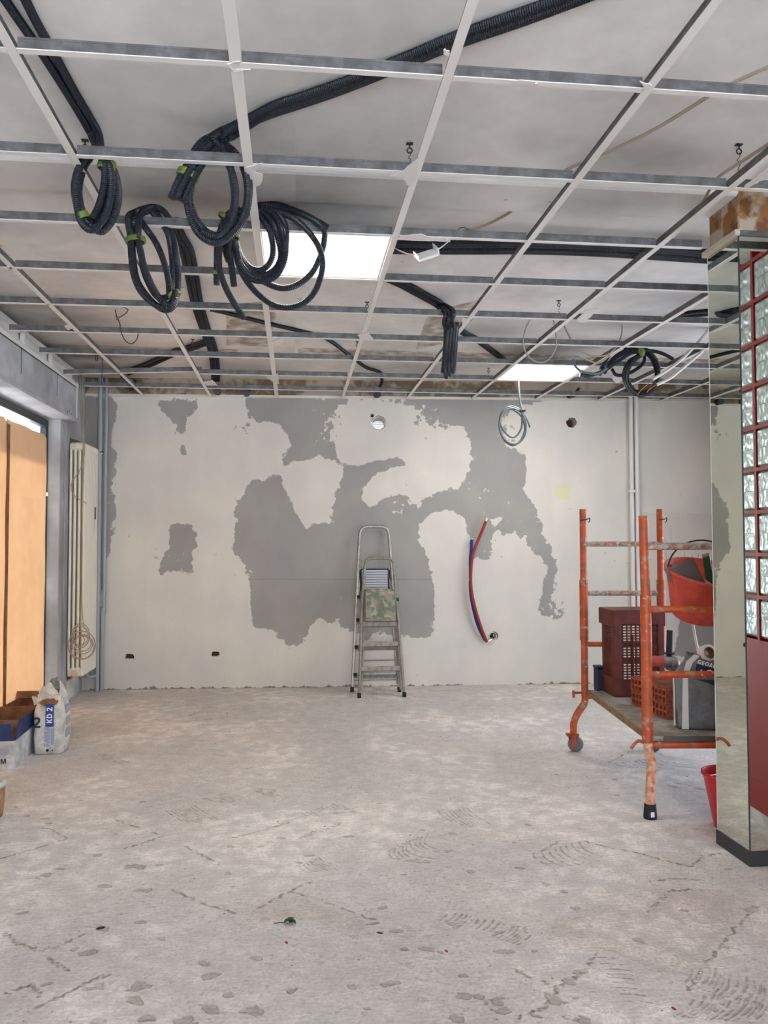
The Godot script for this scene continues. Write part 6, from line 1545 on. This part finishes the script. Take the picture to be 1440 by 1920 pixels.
	obj("shell", Geo.new().lathe([Vector2(0.0, 0.0), Vector2(0.085, 0.0), Vector2(0.13, 0.236), Vector2(0.138, 0.238), Vector2(0.138, 0.25), Vector2(0.126, 0.25), Vector2(0.081, 0.008), Vector2(0.0, 0.008)], 36).mesh(), mats["red_bucket"], rb)
	var hp := []
	for i in 13: hp.append(Vector3(cos(PI * i / 12.0) * 0.132, 0.235 + sin(PI * i / 12.0) * 0.045, 0.10 * sin(PI * i / 12.0)))
	obj("handle", Geo.new().tube(hp, 0.004, 8).mesh(), mats["white_pipe"], rb)

func crate() -> void:
	var t := thing("plastic_crate", "dark red lattice plastic crate standing on end at the far end of the plank", "crate", Vector3(2.070, 0.391, -4.775), -0.03)
	var m: Material = mats["crate"]
	var W := 0.31
	var H := 0.52
	var D := 0.24
	# walls: lattice panels made of bars between solid borders; the open mouth faces away
	var lattice := func(w: float, h: float, nx: int, ny: int, bx0: float, by0: float, bx1: float, by1: float) -> Geo:
		var g := Geo.new()
		var th := 0.010
		g.box(Vector3(0, -h / 2 + by0 / 2, 0), Vector3(w, by0, th))
		g.box(Vector3(0, h / 2 - by1 / 2, 0), Vector3(w, by1, th))
		g.box(Vector3(-w / 2 + bx0 / 2, 0, 0), Vector3(bx0, h, th))
		g.box(Vector3(w / 2 - bx1 / 2, 0, 0), Vector3(bx1, h, th))
		var x0 := -w / 2 + bx0
		var x1 := w / 2 - bx1
		var y0 := -h / 2 + by0
		var y1 := h / 2 - by1
		for i in nx + 1: g.box(Vector3(lerpf(x0, x1, i / float(nx)), (y0 + y1) / 2, 0), Vector3(0.0075, y1 - y0, th * 0.7))
		for j in ny + 1: g.box(Vector3((x0 + x1) / 2, lerpf(y0, y1, j / float(ny)), 0), Vector3(x1 - x0, 0.0075 if j != ny / 3 else 0.024, th * 0.7))
		return g
	var f := obj("front_panel", lattice.call(W - 0.02, H, 8, 22, 0.045, 0.10, 0.03, 0.06).mesh(), m, t)
	f.position = Vector3(0, H / 2, D / 2 - 0.012)
	var l := obj("side_panel", lattice.call(D - 0.04, H - 0.02, 5, 20, 0.04, 0.10, 0.05, 0.08).mesh(), m, t)
	l.position = Vector3(-W / 2 + 0.008, H / 2, 0)
	l.rotation.y = -PI / 2
	l = obj("side_panel", lattice.call(D - 0.04, H - 0.02, 5, 20, 0.04, 0.10, 0.05, 0.08).mesh(), m, t)
	l.position = Vector3(W / 2 - 0.008, H / 2, 0)
	l.rotation.y = -PI / 2
	var rim := Geo.new()
	rim.box(Vector3(0, H - 0.045, D / 2 - 0.002), Vector3(W + 0.012, 0.09, 0.014), 0.006)
	rim.box(Vector3(-W / 2 - 0.002, H - 0.05, 0), Vector3(0.016, 0.10, D + 0.012), 0.006)
	rim.box(Vector3(W / 2 + 0.002, H - 0.05, 0), Vector3(0.016, 0.10, D + 0.012), 0.006)
	rim.box(Vector3(0, H - 0.006, 0), Vector3(W, 0.010, D - 0.01), 0.002)
	rim.box(Vector3(0, H - 0.02, -D / 2), Vector3(W, 0.04, 0.012), 0.004)
	obj("top_band", rim.mesh(), m, t)
	var base := Geo.new()
	base.box(Vector3(0, 0.052, D / 2 + 0.002), Vector3(W - 0.004, 0.104, 0.012), 0.004)
	base.box(Vector3(-W / 2 + 0.002, 0.052, 0), Vector3(0.012, 0.104, D), 0.004)
	base.box(Vector3(0, 0.006, 0), Vector3(W - 0.02, 0.010, D - 0.02))
	obj("bottom_band", base.mesh(), m, t)
	for s in [-1.0, 1.0]:
		obj("corner_post", Geo.new().box(Vector3(s * (W / 2 - 0.02), H / 2, D / 2 - 0.004), Vector3(0.042, H - 0.02, 0.02), 0.006).mesh(), m, t)
		obj("rib", Geo.new().box(Vector3(s * 0.05 + 0.01, H * 0.44, D / 2), Vector3(0.008, H * 0.55, 0.012), 0.002).mesh(), m, t)
	var k := thing("blue_case", "dark blue tool case standing behind the red crate", "case", Vector3(1.90, 0.391, -4.89), 0.1)
	obj("body", Geo.new().box(Vector3(0, 0.07, 0), Vector3(0.05, 0.14, 0.05), 0.006).mesh(), mat("case_blue", Color(0.14, 0.17, 0.25), 0.5), k)
	obj("lid", Geo.new().box(Vector3(0, 0.148, 0), Vector3(0.056, 0.016, 0.056), 0.004).mesh(), mats["case_blue"], k)

# perforated clay blocks with their holes towards the left
func bricks() -> void:
	var L := 0.24
	var B := 0.115
	var H := 0.078
	var g := Geo.new()
	var nz := 3
	var ny := 2
	var web := 0.010
	var cz := (B - web * (nz + 1)) / nz
	var cy := (H - web * (ny + 1)) / ny
	for i in nz + 1: g.box(Vector3(0, H / 2, -B / 2 + web / 2 + i * (cz + web)), Vector3(L, H, web), 0.001)
	for j in ny + 1:
		for i in nz: g.box(Vector3(0, web / 2 + j * (cy + web), -B / 2 + web + cz / 2 + i * (cz + web)), Vector3(L - 0.001, web, cz))
	var shell_mesh := g.mesh()
	var rg := Geo.new()
	for i in 6: rg.box(Vector3(0, H + 0.0015, -B / 2 + 0.012 + i * 0.018), Vector3(L - 0.004, 0.004, 0.010), 0.001)
	for i in 3: rg.box(Vector3(0, 0.014 + i * 0.025, B / 2 + 0.001), Vector3(L - 0.004, 0.012, 0.003), 0.001)
	var ridges := rg.mesh()
	var side := 0.115
	var places := [[2.045, 0.392, -4.10, "front bottom hollow clay brick next to the grey sack"], [2.045, 0.472, -4.10, "front top hollow clay brick next to the grey sack"],
		[2.045, 0.392, -4.225, "middle bottom hollow clay brick behind the near scaffold post"], [2.045, 0.472, -4.225, "middle top hollow clay brick behind the near scaffold post"],
		[2.045, 0.392, -4.40, "rear bottom hollow clay brick in front of the crate"], [2.045, 0.472, -4.40, "rear top hollow clay brick in front of the crate"]]
	var first := thing("hollow_brick", places[0][3], "brick", Vector3(places[0][0], places[0][1], places[0][2]), side, "hollow clay bricks on the plank")
	obj("block", shell_mesh, mats["terracotta"], first)
	obj("keyed_face", ridges, mats["terracotta_dark"], first)
	for i in range(1, places.size()):
		var p: Array = places[i]
		dup(first, Vector3(p[0] - 0.004 * (i % 2), p[1], p[2]), side + 0.02 * (i % 3 - 1), p[3], "hollow_brick")

func bucket_with_tools() -> void:
	var tilt := Basis(Vector3(0, 0, 1), -0.06) * Basis(Vector3(1, 0, 0), 0.34)
	var at := Vector3(2.052, 0.935, -3.93)
	var t := thing("tool_bucket", "orange-red mason's bucket full of trowels, tilted on the scaffold rung", "bucket", at)
	t.basis = tilt
	obj("shell", Geo.new().lathe([Vector2(0.0, 0.0), Vector2(0.118, 0.0), Vector2(0.128, 0.01), Vector2(0.196, 0.235), Vector2(0.206, 0.238), Vector2(0.206, 0.252), Vector2(0.192, 0.252), Vector2(0.122, 0.014), Vector2(0.0, 0.010)], 44).mesh(), mats["bucket"], t)
	var hp := []
	for i in 17: hp.append(Vector3(cos(PI * i / 16.0) * 0.202, 0.236 + sin(PI * i / 16.0) * 0.150, -sin(PI * i / 16.0) * 0.09))
	obj("handle", Geo.new().tube(hp, 0.0042, 8).mesh(), mats["rubber"], t)
	var tr := thing("trowel", "broad dark trowel blade leaning out of the left side of the orange-red bucket", "trowel", at)
	tr.basis = tilt
	obj("blade", Geo.new().prism(PackedVector2Array([Vector2(-0.06, -0.07), Vector2(0.09, -0.09), Vector2(0.06, 0.10), Vector2(-0.10, 0.09)]), 0.003, Transform3D(Basis(Vector3(0, 0, 1), 0.35) * Basis(Vector3(1, 0, 0), -0.35), Vector3(-0.105, 0.205, 0.03))).mesh(), mats["steel_blade"], tr)
	obj("handle", Geo.new().tube(spline([Vector3(-0.04, 0.17, 0.08), Vector3(0.0, 0.20, 0.09), Vector3(0.04, 0.195, 0.10), Vector3(0.07, 0.17, 0.10)], 0.01), 0.017, 12).mesh(), mats["bucket"], tr)
	var pf := thing("plaster_float", "dark rectangular float lying inside the orange-red bucket", "float", at)
	pf.basis = tilt
	obj("blade", Geo.new().box(Vector3(-0.06, 0.19, -0.03), Vector3(0.16, 0.005, 0.24), 0.001, Basis(Vector3(0, 0, 1), -0.5)).mesh(), mat("dark_blade", Color(0.30, 0.24, 0.21), 0.6, 0.3), pf)
	obj("handle", Geo.new().tube([Vector3(0.0, 0.19, -0.06), Vector3(0.02, 0.185, 0.06)], 0.015, 10).mesh(), mats["wood"], pf)
	var gb := thing("green_brush", "green-handled brush sticking up out of the orange-red bucket", "brush", at)
	gb.basis = tilt
	var gbb := Basis(Vector3(0, 0, 1), 0.32) * Basis(Vector3(1, 0, 0), -0.15)
	obj("handle", Geo.new().box(Vector3(0.03, 0.225, -0.02), Vector3(0.036, 0.20, 0.016), 0.004, gbb).mesh(), mats["green_plastic"], gb)
	obj("end", Geo.new().box(Vector3(0.03, 0.225, -0.02) + gbb * Vector3(0, 0.106, 0), Vector3(0.036, 0.016, 0.017), 0.004, gbb).mesh(), mats["wood"], gb)

# ---------------------------------------------------------------- small things on the floor
func floor_bits() -> void:
	var t := thing("dry_leaf", "curled dark green leaf lying on the floor in the foreground", "leaf", Vector3(-0.016, 0.000, -2.847))
	for k in 3:
		var rows := []
		var an := -0.5 + 1.9 * k
		for j in 6:
			var f := j / 5.0
			var wd := 0.011 * sin(PI * clampf(f, 0.04, 0.98))
			var row := []
			for i in 5:
				var s := i / 2.0 - 1.0
				row.append(Vector3(f * 0.026, 0.004 + 0.006 * absf(s) + 0.004 * sin(f * 3.0), s * wd).rotated(Vector3.UP, an) + Vector3(0.004 * k, 0.001 * k, 0))
			rows.append(row)
		obj("blade", Geo.new().grid(rows).mesh(), mats["leaf"], t)
	cable(t, [Vector3(-0.005, 0.003, 0), Vector3(-0.03, 0.004, -0.006), Vector3(-0.055, 0.002, -0.004)], 0.0012, mats["leaf"], "stalk", 0.01)
	var chips := [[Vector3(1.267, 0.000, -3.147), 0.016, "white plaster chip on the floor in front of the scaffold foot", "flake"], [Vector3(1.533, 0.000, -3.105), 0.0, "", ""], [Vector3(-0.658, 0.000, -2.890), 0.012, "small dark pebble on the floor at the lower left", "rubber"], [Vector3(0.289, 0.000, -2.746), 0.009, "tiny brown clod on the floor right of the leaf", "brown_hole"],
		[Vector3(0.490, 0.000, -2.602), 0.006, "small red crumb on the floor in the right foreground", "red_pipe"], [Vector3(1.069, 0.000, -2.214), 0.006, "small red splinter at the bottom edge of the floor on the right", "red_pipe"], [Vector3(-0.603, 0.000, -2.521), 0.010, "white chip on the floor at the lower left corner", "flake"], [Vector3(0.012, 0.000, -3.756), 0.008, "white chip on the floor near the comb marks in the middle", "flake"], [Vector3(-0.024, 0.000, -2.717), 0.006, "reddish crumb on the floor just below the leaf", "red_pipe"], [Vector3(-0.597, 0.000, -3.472), 0.0, "", ""]]
	for c in chips:
		if c[1] <= 0.0: continue
		var g := Geo.new()
		var rr := RandomNumberGenerator.new()
		rr.seed = int(c[1] * 90000)
		var prof := []
		for k in 5: prof.append(Vector2(c[1] * [0.7, 1.0, 0.85, 0.5, 0.0][k] * rr.randf_range(0.85, 1.15), c[1] * 0.12 * k))
		g.lathe(prof, 7)
		var o := obj("debris_chip", g.mesh(), mats[c[3]])
		o.position = c[0]
		o.scale = Vector3(1.5, 0.8, 0.8)
		o.rotation.y = c[1] * 300.0
		tag(o, c[2], "debris")
	# dust and crumbs nobody could count
	var crumb := Geo.new().lathe([Vector2(0.7, 0.0), Vector2(1.0, 0.3), Vector2(0.6, 0.8), Vector2(0.0, 1.0)], 6).mesh()
	var mm := MultiMesh.new()
	mm.transform_format = MultiMesh.TRANSFORM_3D
	mm.use_colors = true
	mm.mesh = crumb
	mm.instance_count = 700
	for i in 700:
		var z := -7.3 + pow(rng.randf(), 0.8) * 5.7
		var x := rng.randf_range(-1.7, 2.6)
		var s := rng.randf_range(0.0008, 0.0034)
		mm.set_instance_transform(i, Transform3D(Basis(Vector3.UP, rng.randf() * TAU).scaled(Vector3(s * rng.randf_range(1, 2), s, s)), Vector3(x, 0.0, z)))
		var c: Color = [Color(0.55, 0.5, 0.44), Color(0.3, 0.27, 0.24), Color(0.75, 0.73, 0.7), Color(0.4, 0.25, 0.18)][rng.randi() % 4]
		mm.set_instance_color(i, c)
	var cm := StandardMaterial3D.new()
	cm.vertex_color_use_as_albedo = true
	cm.roughness = 0.95
	var mi := MultiMeshInstance3D.new()
	mi.name = "floor_crumbs"
	mi.multimesh = mm
	mi.material_override = cm
	mi.set_meta("kind", "stuff")
	tag(mi, "plaster crumbs and grit scattered over the rough floor", "debris")
	add_child(mi)
